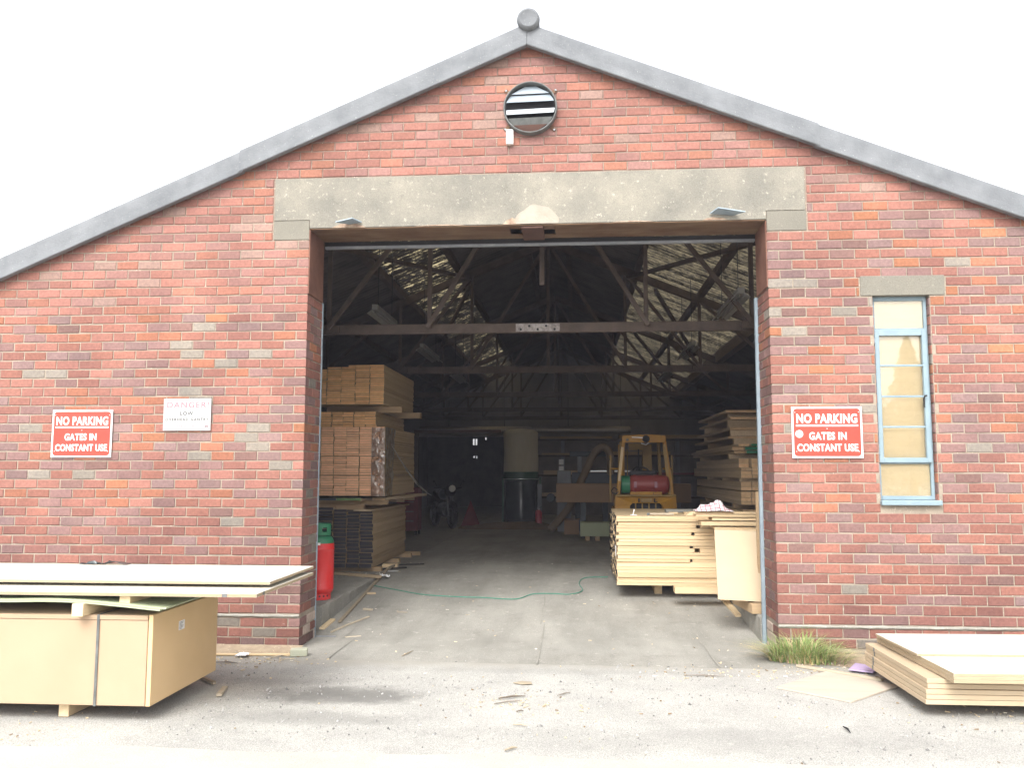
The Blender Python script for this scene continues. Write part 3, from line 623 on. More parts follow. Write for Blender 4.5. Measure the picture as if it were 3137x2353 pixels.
# ---- side and end walls, inner partition over the far opening
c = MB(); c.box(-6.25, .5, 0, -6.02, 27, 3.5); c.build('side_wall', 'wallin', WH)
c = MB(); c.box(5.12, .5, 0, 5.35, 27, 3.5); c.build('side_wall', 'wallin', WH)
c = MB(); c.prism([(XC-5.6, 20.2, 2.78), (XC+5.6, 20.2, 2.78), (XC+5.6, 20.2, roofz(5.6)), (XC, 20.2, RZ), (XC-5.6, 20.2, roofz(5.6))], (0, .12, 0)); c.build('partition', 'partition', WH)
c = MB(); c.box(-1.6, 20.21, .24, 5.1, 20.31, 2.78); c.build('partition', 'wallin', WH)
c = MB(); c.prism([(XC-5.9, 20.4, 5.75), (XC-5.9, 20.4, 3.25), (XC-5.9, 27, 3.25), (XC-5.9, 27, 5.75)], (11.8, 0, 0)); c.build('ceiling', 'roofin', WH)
hb = [(-4.17, -4.105, 2.70, 2.95), (-4.06, -3.995, 2.70, 2.95), (-4.15, -4.08, 2.18, 2.26), (-4.03, -3.99, 2.15, 2.26), (-3.66, -3.62, 2.91, 3.01)]
o_ = [(-6.2, .2), (5.3, .2), (5.3, 4), (-6.2, 4)]; hl = [[(a, z0), (b, z0), (b, z1), (a, z1)] for a, b, z0, z1 in hb]
tt = tessellate_polygon([[Vector((x, z, 0)) for x, z in q] for q in [o_]+hl]); flat = [p for q in [o_]+hl for p in q]
c = MB(); c.add([(x, 26.8, z) for x, z in flat], [tuple(t) for t in tt]); c.build('end_wall', 'roofin', WH)

# ---- steel window
wn = sub('window', WH, (3.01, .09, 2.3)); x0, x1, z0, z1 = WIN; YF = .07
def fr(nm, boxes, mat='winframe', bev=.003):
    c = MB()
    for q in boxes: c.box(*q)
    return c.build(nm, mat, wn, bevel=bev)
fr('frame', [(x0+.002, YF, z0+.03, x0+.03, YF+.05, z1-.002), (x1-.03, YF, z0+.03, x1-.002, YF+.05, z1-.002), (x0+.03, YF, z1-.04, x1-.03, YF+.05, z1-.002), (x0+.03, YF, z0+.03, x1-.03, YF+.05, z0+.065), (x0+.03, YF, 2.95, x1-.03, YF+.05, 2.975), (x0+.03, YF, 1.715, x1-.03, YF+.05, 1.745)])
s0, s1, sz0, sz1 = x0+.012, x1-.022, 1.728, 2.957
fr('sash', [(s0, YF-.025, sz0, s0+.042, YF+.012, sz1), (s1-.042, YF-.025, sz0, s1, YF+.012, sz1), (s0+.042, YF-.025, sz1-.055, s1-.042, YF+.012, sz1), (s0+.042, YF-.025, sz0, s1-.042, YF+.012, sz0+.045)])
for zb in (2.623, 2.336, 2.055): fr('glazing_bar', [(s0+.043, YF-.02, zb-.009, s1-.043, YF+.008, zb+.009)], bev=.002)
for a, b in ((2.98, z1-.042), (2.634, sz1-.057), (2.347, 2.612), (2.066, 2.325), (sz0+.047, 2.044), (z0+.067, 1.713)): c = MB(); c.add([(x0+.032, YF+.016, a), (x1-.034, YF+.016, a), (x1-.034, YF+.016, b), (x0+.032, YF+.016, b)], [(0, 1, 2, 3)]); c.build('pane', 'pane', wn, fix=False)
fr('sill', [(x0-.012, -.045, z0-.018, x1+.016, YF+.05, z0+.028)], bev=.006)
fr('hinge', [(s0-.012, YF-.03, 2.83, s0+.006, YF, 2.88), (s0-.012, YF-.03, 1.8, s0+.006, YF, 1.85)])
c = MB(); c.tube([(s1-.03, YF-.045, 2.34), (s1-.05, YF-.05, 2.335), (s1-.058, YF-.05, 2.31), (s1-.058, YF-.05, 2.23)], [.008, .009, .009, .006], 8); c.build('handle', 'rubber', wn, smooth=60)
fr('blind', [(x0-.05, YF+.035, z0-.02, x1+.05, YF+.038, z1+.03)], 'blind', 0)
fr('window_board', [(x1-.075, YF+.06, 2.98, x1-.055, YF+.15, z1-.03)], 'plasticwhite')

# ============================================================ THINGS ON THE WALL
def redsign(x0, x1, zb0, zb1, label, sticker):
    t = thing('wall_sign', label, 'sign', ((x0+x1)/2, -.012, (zb0+zb1)/2), 0, 'red no parking signs')
    c = MB(); c.box(x0, -.016, zb0, x1, -.010, zb1); c.build('panel', 'signwhite', t, bevel=.001)
    W_, H_ = x1-x0, zb1-zb0
    c = MB(); r_ = .03; a0, a1, b0, b1 = x0+.018, x1-.018, zb0+.018, zb1-.018; poly = []
    for cx, cz, s in ((a1-r_, b1-r_, 0), (a0+r_, b1-r_, 1), (a0+r_, b0+r_, 2), (a1-r_, b0+r_, 3)):
        for i in range(7): q = (s+i/6)*PI/2; poly.append((cx+r_*math.cos(q), -.0172, cz+r_*math.sin(q)))
    c.add(poly, [tuple(range(len(poly)))]); c.build('red_field', 'signred', t, fix=False)
    xm = (x0+x1)/2; Y = -.0185
    text('lettering', 'NO PARKING', 'signwhite', t, xm, zb0+H_*.77, Y, W_*.86, H_*.185, .036, 1.08)
    c = MB(); c.box(x0+W_*.06, -.0186, zb0+H_*.615, x1-W_*.06, -.0176, zb0+H_*.65); c.build('rule_line', 'signwhite', t)
    text('lettering', 'GATES IN', 'signwhite', t, xm+(.005 if sticker else -.01), zb0+H_*.43, Y, W_*.53, H_*.15, .036, 1.08)
    text('lettering', 'CONSTANT USE', 'signwhite', t, xm, zb0+H_*.205, Y, W_*.86, H_*.15, .036, 1.08)
    for px, pz in ((.05, .89), (.95, .89), (.5, .57), (.06, .13), (.94, .13)):
        c = MB(); c.lathe([(.005, 0), (.003, .003)], (x0+W_*px, -.0178, zb0+H_*pz), 10, Matrix.Rotation(PI/2, 4, 'X')); c.build('screw', 'signwhite', t)
    if sticker:
        c = MB(); c.lathe([(.035, 0), (.034, .0015)], (x0+.066, -.0178, zb0+.222), 24, Matrix.Rotation(PI/2, 4, 'X')); st = c.build('sticker', 'paper', t)
        c = MB(); c.box(x0+.062, -.0202, zb0+.196, x0+.086, -.0195, zb0+.203); c.build('mark', 'teal', st)
    return t
redsign(-5.112, -4.50, 1.776, 2.24, 'red and white no parking sign left of the doorway, beside the white danger sign', False)
redsign(1.978, 2.611, 1.767, 2.24, 'red and white no parking sign with a round white sticker, beside the window', True)
dx0, dx1, dz0, dz1 = -3.99, -3.516, 2.034, 2.345
t = thing('danger_sign', 'small white danger sign with faded pink lettering about a low gantry', 'sign', (-3.753, -.012, 2.19))
c = MB(); c.box(dx0, -.018, dz0, dx1, -.010, dz1); c.build('panel', 'oldwhite', t, bevel=.001)
text('lettering', 'DANGER!', 'inkpink', t, -3.747, 2.284, -.0188, .415, .058, .012, 1.2)
text('lettering', 'LOW', 'inkblack', t, -3.757, 2.201, -.0188, .128, .036, .014, 1.15)
text('lettering', 'OVERHEAD GANTRY', 'inkgrey', t, -3.752, 2.143, -.0188, .43, .028, .022, 1.3)
text('lettering', '11ft HEADROOM', 'inkpale', t, -3.75, 2.078, -.0188, .42, .034, .01, 1.2)
for i in range(7):
    for z in (dz0+.012, dz1-.012):
        c = MB(); c.lathe([(.0042, 0), (.003, .002)], (dx0+.013+(dx1-dx0-.026)*i/6, -.0182, z), 8, Matrix.Rotation(PI/2, 4, 'X')); c.build('tack', 'brass', t)
for i in (1, 2, 3):
    for x in (dx0+.012, dx1-.012):
        c = MB(); c.lathe([(.0042, 0), (.003, .002)], (x, -.0182, dz0+.012+(dz1-dz0-.024)*i/4), 8, Matrix.Rotation(PI/2, 4, 'X')); c.build('tack', 'brass', t)

# round louvred extractor in the gable
vx, vz = -.42, 5.160
t = thing('extractor_vent', 'round metal louvred extractor vent high in the brick gable', 'vent', (vx, -.02, vz))
RX = Matrix.Rotation(PI/2, 4, 'X')
c = MB(); c.lathe([(.247, -.02), (.26, -.01), (.262, .07), (.258, .08), (.252, .082), (.246, .076), (.243, -.02)], (vx, 0, vz), 48, RX, caps=False); c.build('ring', 'ring', t, smooth=40)
c = MB(); c.lathe([(.246, 0), (.246, .01)], (vx, .0, vz), 40, RX); c.build('backing', 'black', t)
def blade(z0, z1, ya, yb, mat, tw=.0):
    c = MB(); k = 16; vs = []
    for i in range(k+1):
        for z, y in ((z0, ya), (z1, yb)):
            hw = math.sqrt(max(.0, .238**2-min(abs(z), .236)**2)); x = -hw+2*hw*i/k
            vs.append((vx+x, y, vz+z+tw*x))
    c.add(vs, [(2*i, 2*i+2, 2*i+3, 2*i+1) for i in range(k)])
    b = c.build('louvre', mat, t, fix=False); so = b.modifiers.new('s', 'SOLIDIFY'); so.thickness = .004
blade(.145, .232, -.05, -.02, 'louvre', .02); blade(.055, .14, -.075, -.03, 'louvre', .02); blade(-.068, .0, -.085, -.03, 'louvrew', .03)
blade(-.165, -.10, -.03, -.06, 'ring', .02); blade(-.232, -.172, -.03, -.06, 'rustdark', .02)
for a in (38, 140, -42, -142):
    q = math.radians(a); c = MB(); ux, uz = math.cos(q), math.sin(q)
    c.bar((vx+.25*ux, -.008, vz+.25*uz), (vx+.325*ux, -.004, vz+.325*uz), .035, .006, (0, 1, 0)); lg = c.build('lug', 'rust', t, bevel=.002)
    c = MB(); c.lathe([(.011, 0), (.009, .008)], (vx+.312*ux, -.008, vz+.312*uz), 8, RX); c.build('bolt', 'galv', lg)
t = thing('wall_box', 'small white electrical box on the brickwork below the round vent', 'box', (-.62, -.01, 4.88))
c = MB(); c.box(-.656, -.045, 4.81, -.586, .004, 4.955); c.build('cover', 'plasticwhite', t, bevel=.006, seg=2)
c = MB(); c.lathe([(.006, 0), (.005, .002)], (-.621, -.045, 4.88), 8, RX); c.build('screw', 'galv', t)

# ============================================================ BOARDS OUTSIDE, LEFT
t = thing('board_pack', 'tall block of strapped beige fibreboard sheets left of the doorway', 'board pack', (-4.2, -1.9, .1))
c = MB(); c.box(-5.55, -2.43, .1, -2.845, -1.38, .655); c.build('sheets', 'mdf', t, bevel=.003)
c = MB(); c.box(-5.55, -2.436, .657, -2.845, -1.38, .688); c.build('top_sheet', 'mdf', t, bevel=.003)
c = MB(); c.box(-2.843, -2.425, .098, -2.812, -1.375, .69); c.build('end_cover', 'mdflift', t, bevel=.003)
for x in (-3.185, -4.9):
    c = MB(); c.box(x-.009, -2.4385, .097, x+.009, -2.4365, .690); c.box(x-.009, -2.4385, .690, x+.009, -1.38, .6915); c.build('strap', 'ring', t)
c = MB(); c.box(-2.8118, -2.045, .522, -2.8105, -1.955, .585); lb = c.build('label', 'paper', t)
for i in range(6):
    c = MB(); c.box(-2.8104, -2.038, .574-.009*i, -2.8100, -1.975-.012*(i % 3), .577-.009*i); c.build('print_line', 'inkgrey', lb)
def plank(name, x0, y0, z0, x1, y1, z1, mat, label, cat, group=None, rz=0, bevel=.002, tilt=None, endmat=None, endax=None, edge=None):
    o = Vector(((x0+x1)/2, (y0+y1)/2, z0)); c = MB(); hx, hy, hz = (x1-x0)/2, (y1-y0)/2, z1-z0
    c.box(-hx, -hy, 0, hx, hy, hz)
    if endmat:
        a = 0 if endax == 'x' else 1
        for i, f in enumerate(c.f):
            if all(abs(abs(c.v[k][a])-(hx, hy)[a]) < 1e-6 and c.v[k][a] < 0 for k in f): c.m[i] = 1
    if edge:
        c.m = [0, 0, 1, 1, 1, 1]; endmat = edge
    b = c.build(name, [mat]+([endmat] if endmat else []), local=True, bevel=bevel); b.location = o; b.rotation_euler = (tilt or (0, 0, 0))[0:2]+(rz,) if tilt else (0, 0, rz)
    return tag(b, label, cat, group)
plank('bearer', -3.49, -2.335, -.003, -3.42, -1.4, .1, 'bearer', 'short timber bearer under the front of the strapped fibreboard block', 'bearer')
plank('bearer', -4.95, -2.335, -.003, -4.88, -1.4, .1, 'bearer', 'bearer under the far left end of the strapped fibreboard block', 'bearer')
plank('bearer', -3.325, -2.52, .69, -3.248, -1.4, .772, 'bearer', 'pale timber bearer between fibreboard block and green sheets', 'bearer')
plank('bearer', -4.5, -2.5, .69, -4.42, -1.4, .772, 'bearer', 'bearer between fibreboard block and green sheets, out at the left end', 'bearer')
gz = [(-5.4, .725), (-4.9, .765), (-4.46, .774), (-3.84, .772), (-3.5, .780), (-3.286, .774), (-3.0, .752), (-2.72, .725)]
for k, lab in ((0, 'thin bowed green sheet lying directly on the bearers'), (1, 'thin bowed green sheet on top of another under the cream sheets')):
    c = MB(); vs = []
    import bisect
    m_ = 40
    def gzf(x):
        for (xa, za), (xb, zb) in zip(gz, gz[1:]):
            if xa <= x <= xb: u = (x-xa)/(xb-xa); u = u*u*(3-2*u); return za+(zb-za)*u
        return gz[-1][1]
    xe = -2.735 if k == 0 else -2.70; ye = -2.495+.012*k
    for i in range(m_+1):
        x = -5.4+(xe+5.4)*i/m_; z = sum(gzf(min(xe, max(-5.4, x+d))) for d in (-.1, -.05, 0, .05, .1))/5+.0115*k
        vs += [(x, ye, z), (x, -1.3, z), (x, -1.3, z+.0105), (x, ye, z+.0105)]
    c.add(vs, [(4*i+a, 4*i+(a+1) % 4, 4*i+4+(a+1) % 4, 4*i+4+a) for i in range(m_) for a in range(4)]+[(0, 1, 2, 3), (4*m_+3, 4*m_+2, 4*m_+1, 4*m_)])
    tag(c.build('green_sheet', 'greenboard', origin=(-4, -1.9, .75), smooth=40), lab, 'sheet', 'green sheets in the left stack')
plank('bearer', -3.035, -2.46, .762, -2.962, -1.4, .820, 'bearer', 'timber bearer between green sheets and the lower cream sheet', 'bearer', tilt=(0, .04))
plank('bearer', -4.6, -2.46, .797, -4.52, -1.4, .822, 'bearer', 'thin bearer under the cream sheets near their left end', 'bearer')
plank('cream_sheet', -5.6, -2.5, .823, -2.085, -1.27, .846, 'whiteboard', 'lower cream sheet with two dark edge marks, overhanging the left stack', 'sheet', 'cream sheets on the left stack', edge='whiteedge', bevel=.0015)
plank('cream_sheet', -5.5, -2.22, .869, -2.10, -1.22, .889, 'whiteboard', 'uppermost cream sheet on the left stack', 'sheet', 'cream sheets on the left stack', edge='whiteedge', bevel=.0015, rz=.002)
plank('packing_strip', -5.0, -1.85, .8465, -2.26, -1.79, .8685, 'bearerx', 'brown packing strip between the two cream sheets', 'packing strip')
plank('packing_strip', -5.0, -1.40, .8465, -2.26, -1.35, .8685, 'bearerx', 'packing strip between the cream sheets along their wall side', 'packing strip')
for x, y, ax in ((-2.30, -2.5005, 0), (-2.0845, -2.37, 1)):
    c = MB()
    if ax == 0: c.box(x-.018, -2.5015, .8235, x+.018, -2.4995, .8455)
    else: c.box(-2.086, y-.018, .8235, -2.084, y+.018, .8455)
    s = bpy.data.objects['cream_sheet']; b = c.build('edge_mark', 'ring', s)
c = MB(); c.grid(lambda u, v: (-4.02+.4*u, -1.28+.1*v, .894+.018*max(0, math.sin(PI*u*1.2+.3))*(1-v)*noise.noise(Vector((u*6, v*3, 2)))**2*6+.024*math.exp(-((u-.72)/.14)**2)*(1-v*.4)), 24, 6)
b = c.build('plastic_scrap', 'poly', origin=(-3.8, -1.25, .885), smooth=60); b.modifiers.new('s', 'SOLIDIFY').thickness = .002
tag(b, 'crumpled dark plastic scrap at the back of the uppermost cream sheet', 'plastic scrap')

# ============================================================ BOARDS OUTSIDE, RIGHT
names5 = ['bottom thick sheet of the low pile beside the grass', 'second sheet up in the low pile beside the grass', 'middle sheet of the low pile beside the grass', 'fourth sheet up in the low pile beside the grass', 'top sheet of the low pile beside the grass']
z = .085
for i, (th, dx, dy) in enumerate(((.036, 0, 0), (.034, .004, -.004), (.034, .004, -.004), (.035, .018, .004), (.034, .014, .002))):
    b = plank('beige_sheet', 2.335+dx, -1.915+dy, z, 4.7, -.69+dy, z+th-.003, 'sheet', names5[i], 'sheet', 'sheets of the low right pile', rz=.006, bevel=.002); z += th
    c = MB(); c.box(-1.1850, .40, .002, -1.1810, .425, th-.003); q = c.build('edge_mark', 'ring', b, local=True); q.location = (0, 0, 0)
    q.data.transform(Matrix.Translation((-(4.7-2.335-dx)/2+1.1825, 0, 0)))
for x in (2.75, 4.2): plank('bearer', x, -1.45, -.003, x+.07, -.75, .084, 'bearer', 'bearer hidden in shade below the low right pile' if x < 3 else 'bearer below the far right end of the low pile', 'bearer')
z0 = z+.0025
for i, lab in enumerate(('lowest of three slewed sheets on the low right pile', 'middle of three slewed sheets on the low right pile', 'third slewed sheet, largest white face on the low right pile')):
    plank('pale_sheet', 2.455, -2.04, z0, 4.8, -.66, z0+.0205, 'sheet' if i < 2 else 'whiteboard', lab, 'sheet', 'slewed sheets on the right pile', rz=.022, bevel=.0015, edge='whiteedge'); z0 += .022
plank('pale_sheet', 2.42, -1.50, z0, 4.8, -.72, z0+.017, 'whiteboard', 'narrow topmost pale sheet nearest the wall on the right pile', 'sheet', None, rz=.04, bevel=.0015, edge='whiteedge')
# loose ply sheet, offcuts, strip and grass by the right jamb
def flat_poly(name, pts, zb, th, mat, label, cat, group=None):
    cx = sum(p[0] for p in pts)/len(pts); cy = sum(p[1] for p in pts)/len(pts); c = MB(); c.prism([(x, y, zb) for x, y in pts], (0, 0, th))
    return tag(c.build(name, mat, origin=(cx, cy, zb), bevel=.0015), label, cat, group)
flat_poly('plywood_sheet', [(1.515, -1.19), (1.955, -1.575), (2.47, -1.07), (2.03, -.64)], -.004, .014, 'plyface', 'pale plywood offcut lying flat on the yard before the low pile', 'plywood')
flat_poly('purple_offcut', [(2.235, -.60), (2.36, -.36), (2.53, -.5), (2.40, -.69)], .012, .012, 'purple', 'small board offcut with a purple face by the low pile', 'offcut')
plank('timber_strip', -.36, -.02, 0, .36, .02, .02, 'stick', 'pale narrow timber strip running from the grass to the plywood', 'timber strip').location = (2.13, -.66, -.003)
bpy.data.objects['timber_strip'].rotation_euler = (0, 0, -.72)

# ============================================================ INSIDE, LEFT: packs of timber
t = thing('gas_cylinder', 'red gas cylinder with a green collar on the raised slab by the left jamb', 'gas cylinder', (-2.84, 1.42, .24))
o = (-2.84, 1.42, .24)
c = MB(); c.lathe([(.118, .0), (.128, .004), (.13, .075), (.128, .08)], o, 36, caps=False); fb = c.build('foot_ring', 'gasred', t, smooth=40)
for a in (-95, -70, -50, -30): 
    q = math.radians(a); c = MB(); c.lathe([(.011, 0), (.011, .004)], (o[0]+.128*math.cos(q), o[1]+.128*math.sin(q), o[2]+.045), 10, Matrix.Rotation(q, 4, 'Z') @ Matrix.Rotation(PI/2, 4, 'Y')); c.build('drain_hole', 'black', fb)
c = MB(); c.lathe([(.09, .05), (.125, .06), (.148, .085), (.157, .115), (.1585, .125), (.156, .13), (.156, .54), (.1585, .545), (.1585, .555), (.156, .56), (.156, .59), (.154, .612)], o, 40); c.build('body', 'gasred', t, smooth=40)
c = MB(); c.lathe([(.153, .613), (.145, .65), (.128, .678), (.10, .695), (.06, .70)], o, 40); c.build('shoulder', 'gasgreen', t, smooth=50)
c = MB(); n_ = 40; prof = [(-.0, .695), (.0, .82)]
vs = []; fs = []
holes = []
for k in range(n_):
    a0 = 2*PI*k/n_; a1 = 2*PI*(k+1)/n_; am = math.degrees((a0+a1)/2) % 360
    for z0_, z1_ in ((.70, .735), (.735, .785), (.785, .825)):
        if z0_ == .735 and (225 < am < 262 or 300 < am < 325 or 60 < am < 120): continue
        b0 = len(vs)
        for a in (a0, a1):
            for r_ in (.118, .112):
                for zz in (z0_, z1_): vs.append((o[0]+r_*math.cos(a), o[1]+r_*math.sin(a), o[2]+zz))
        fs += [(b0, b0+4, b0+5, b0+1), (b0+2, b0+3, b0+7, b0+6), (b0+1, b0+5, b0+7, b0+3), (b0, b0+2, b0+6, b0+4), (b0, b0+1, b0+3, b0+2), (b0+4, b0+6, b0+7, b0+5)]
c.add(vs, fs); c.build('collar', 'gasgreen', t)
c = MB(); c.lathe([(.03, .70), (.03, .73), (.018, .735), (.018, .77), (.026, .772), (.026, .785)], o, 14); c.build('valve', 'brass', t, smooth=40)
c = MB(); c.lathe([(.1555, .597), (.1562, .6), (.1555, .619), (.152, .624)], o, 40, caps=False); c.f = [f for i, f in enumerate(c.f) if 24 <= i % 40 <= 31]; c.m = [0]*len(c.f); c.build('paint_patch', 'plasticwhite', t)

def board_y(x0, x1, y0, y1, z0, z1, side, end, label, cat='board', group=None, name='timber_board', rz=0, parent=None):
    """a board running along Y whose near end (facing the doorway) has its own face colour"""
    c = MB(); hx, hz = (x1-x0)/2, z1-z0; L = y1-y0; c.box(-hx, 0, 0, hx, L, hz, 0); c.m[2] = 1
    b = c.build(name, [side, end], local=True, bevel=.0018)
    b.location = (x0+hx, y0, z0); b.rotation_euler = (0, 0, rz)
    if parent is not None: b.parent = parent; b.location = Vector(b.location)-parent_loc(parent); return b
    return tag(b, label, cat, group)
# lower stack: individual boards with black painted ends
colx = [(-3.02, -2.833), (-3.205, -3.024), (-3.40, -3.21), (-3.62, -3.405)]
cn = ['column nearest the lane', 'second column from the lane', 'third column from the lane', 'column furthest from the lane']
for ci, (xa, xb) in enumerate(colx):
    z = .305; r_ = 0; ztop = 1.085+.02*ci
    while z < ztop-.02:
        th = rnd.choice((.042, .046, .05, .05, .062)); th = min(th, ztop-z) if ztop-z-th < .02 else th
        s = jit(.007); yj = rnd.uniform(0, .035)-.02*(r_ % 3 == 0)
        board_y(xa+s+.002, xb+s-.002, 3.9+yj, 6.22+jit(.05), z, z+th-.0025, 'pinedull', 'blackend', f'black-ended board, {ORD[r_]} from the bottom, in the {cn[ci]}', 'board', 'black-ended boards of the lower left stack')
        z += th; r_ += 1
for i, (y, wz) in enumerate(((4.05, 'front'), (5.2, 'middle'), (6.05, 'rear'))):
    plank('bearer', -3.65, y, .238, -2.74+.02*i, y+.09, .303, 'bearerx', f'bearer on the slab under the {wz} of the black-ended boards', 'bearer')
# between the stacks
for i, (y, wz) in enumerate(((4.02, 'front'), (5.15, 'middle'), (6.0, 'rear'))):
    plank('bearer', -3.7, y, 1.172, -2.66, y+.1, 1.235, 'bearerx', f'bearer on top of the {wz} of the black-ended boards', 'bearer')
plank('loose_plank', -3.05, 3.86, 1.088, -2.80, 6.1, 1.110, 'old', 'thin plank lying on the black-ended boards', 'plank', rz=-.05)
plank('packing_strip', -3.7, 4.02, 1.105, -3.0, 4.12, 1.171, 'bearerx', 'packing piece under the front bearer of the left stack', 'packing strip')
plank('packing_strip', -3.7, 5.15, 1.105, -3.0, 5.25, 1.171, 'bearerx', 'packing piece under the middle bearer of the left stack', 'packing strip')
board_y(-3.33, -2.975, 3.78, 6.2, 1.237, 1.272, 'old', 'greenpale', 'plank with a pale green end below the wrapped timber pack', 'plank', None, 'loose_plank', -.06)
board_y(-3.72, -3.34, 3.82, 6.2, 1.237, 1.268, 'old', 'bluegrey', 'plank with a dark blue end below the wrapped timber pack', 'plank', None, 'loose_plank')
board_y(-2.86, -2.68, 3.95, 6.3, 1.237, 1.275, 'old', 'oldend', 'brown plank at the lane side below the wrapped timber pack', 'plank', None, 'loose_plank', -.08)
c = MB(); c.grid(lambda u, v: (-3.72+1.06*u, 3.77+.35*v, 1.285+.012*noise.noise(Vector((u*9, v*3, 1)))-.02*(1-v)*abs(noise.noise(Vector((u*6, 4, 2))))), 30, 4)
b = c.build('polythene_wrap', 'poly', origin=(-3.2, 3.9, 1.285), smooth=60); b.modifiers.new('s', 'SOLIDIFY').thickness = .003
tag(b, 'dark polythene hanging out below the wrapped timber pack', 'plastic wrap')
def pack(name, label, x_right, bw, cols, z0, rows, y0, L, side, end, jx=.004, jy=.012, group='timber packs of the upper left stack'):
    t = thing(name, label, 'timber pack', (x_right-bw*cols/2, y0+L/2, z0), 0, group)
    for ci in range(cols):
        z = z0; ox = jit(jx)
        for th in rows:
            tt_ = th*rnd.uniform(.93, 1.05); s = jit(jx*.7)
            xa = x_right-bw*(ci+1)+ox+s; board_y(xa+.0015, xa+bw-.003, y0+rnd.uniform(-jy, jy), y0+L+jit(.03), z, z+th-(.004 if rnd.random() < .22 else .0012), side, end, '', parent=t, name='board')
            z += th
    return t
a7 = [.035]*8; b7 = [.032]*8; c9 = [.034]*12
p1_ = pack('timber_pack', 'lowest wrapped pack of reddish sawn boards above the polythene', -2.652, .182, 6, 1.303, a7, 3.8, 2.2, 'pinedull', 'redend')
p2_ = pack('timber_pack', 'middle wrapped pack of reddish sawn boards, between two dark gaps', -2.655, .182, 6, 1.592, b7, 3.8, 2.2, 'pinedull', 'redend')
p3_ = pack('timber_pack', 'deep upper wrapped pack of sawn boards with film on its lane side', -2.66, .182, 6, 1.856, c9, 3.8, 2.2, 'pinedull', 'redend')
for z_ in (1.5845, 1.849):
    for y_ in (4.1, 5.4): plank('spacer_lath', -3.72, y_, z_, -2.68, y_+.04, z_+.0065, 'bearerx', f'thin lath between wrapped packs, {"front" if y_ < 5 else "rear"} one of the {"lower" if z_ < 1.7 else "upper"} gap', 'lath')
pack('timber_pack', 'small uneven pack of pine boards on the wrapped packs', -2.805, .163, 5, 2.268, [.036]*6, 3.9, 2.0, 'pinedull', 'pineend', .012, .02)
for i, y in enumerate((4.15, 5.5)): plank('bearer', -3.6, y, 2.486, -2.50+.03*i, y+.1, 2.574, 'bearerx', ('front' if i == 0 else 'rear')+' bearer carrying the topmost timber pack', 'bearer')
tp = pack('timber_pack', 'topmost pack of orange-ended pine boards inside the doorway', -2.665, .203, 5, 2.577, [.031]*16, 3.72, 2.2, 'pinedull', 'pineend', .006, .015)
for ci, (xa, xb, zz) in enumerate(((-2.865, -2.668, 3.075), (-3.07, -2.87, 3.075), (-3.27, -3.075, 3.075), (-3.475, -3.28, 3.075), (-2.868, -2.67, 3.102), (-3.075, -2.872, 3.10), (-3.18, -3.085, 3.103))):
    board_y(xa, xb, 3.72+jit(.02), 5.95, zz, zz+.026, 'pinedull', 'pineend', '', parent=tp, name='board')
# plastic film: round the lane-side corner and trailing off
c = MB()
c.grid(lambda u, v: (-2.645+.012*noise.noise(Vector((u*8, v*5, 1)))+.02*u*noise.noise(Vector((u*3, v*9, 5))), 3.79+.62*u*(1-.25*v), 1.30+.96*(1-v)), 14, 20)
c.grid(lambda u, v: (-2.652-.19*u, 3.778-.006*abs(noise.noise(Vector((u*5, v*30, 1)))), 1.30+.95*(1-v)), 6, 30)
def tail(u, v):
    a = Vector((-2.63, 3.95+.95*v, 2.1-.35*v)); b = Vector((-2.11, 4.5, 1.29)); s = u**.8
    p = a.lerp(b, s); p.z -= .10*math.sin(PI*s)*(1-.3*v); p.x += .03*noise.noise(Vector((u*5, v*6, 7))); p.y += .03*noise.noise(Vector((u*4, v*8, 3))); return p
c.grid(tail, 18, 12)
b = c.build('plastic_film', 'film', origin=(-2.6, 4.1, 1.3), smooth=70, fix=False); tag(b, 'torn clear plastic film hanging off the wrapped timber packs', 'plastic film')

# ============================================================ INSIDE, RIGHT: front stack of boards lying across
rows = [.036, .03, .03, .05, .04, .034, .062, .035, .05, .032, .05, .03, .045, .036, .046, .036, .05, .036, .046, .03, .036]
tot = sum(rows); rows = [r_*.815/tot for r_ in rows]
z = .30
nx_ = [('front', 2.4, .212), ('second', 2.62, .46), ('third', 3.09, .46), ('fourth', 3.56, .46), ('rear', 4.03, .45)]
for ri, th in enumerate(rows):
    for ci, (nm, y, dp) in enumerate(nx_):
        yy = y+(rnd.uniform(-.018, .012) if ci == 0 else jit(.008)); xl = .492+rnd.uniform(-.022, .012)
        split = ci == 0 and ri in (7, 10, 11, 15, 17)
        xr = {7: 1.34, 10: 1.40, 11: 1.34, 15: 1.36, 17: 1.42}.get(ri, 2.3) if split else 2.3+jit(.1)
        c = MB(); c.box(0, 0, 0, xr-xl, dp, th-.0022); c.m[5] = 1
        b = c.build('timber_board', ['pine', 'blackend'], local=True, bevel=.0016); b.location = (xl, yy, z); b.rotation_euler = (0, jit(.0012), jit(.004) if ci == 0 else 0)
        tag(b, f'cream board lying across the right side, {ORD[ri]} from the bottom, in the {nm} row', 'board', 'boards of the front right stack')
    if ri in (7, 10, 11, 15, 17):
        x0_ = {7: 1.37, 10: 1.46, 11: 1.38, 15: 1.40, 17: 1.47}[ri]
        b = plank('timber_board', x0_, 2.405, z, 2.3, 2.60, z+th-.0022, 'pine', f'short cream board at the right end of the front row, {ORD[ri]} from the bottom', 'board', 'boards of the front right stack', endmat='blackend' if ri in (7, 11, 15) else None, endax='x')
    z += th
STOP = z
for i, x in enumerate((.95, 1.9)): plank('bearer', x, 2.75, .1 if i == 0 else .238, x+.09, 4.4, .298, 'bearer', 'deep bearer under the front right stack near the lane' if i == 0 else 'bearer on the slab under the front right stack', 'bearer')
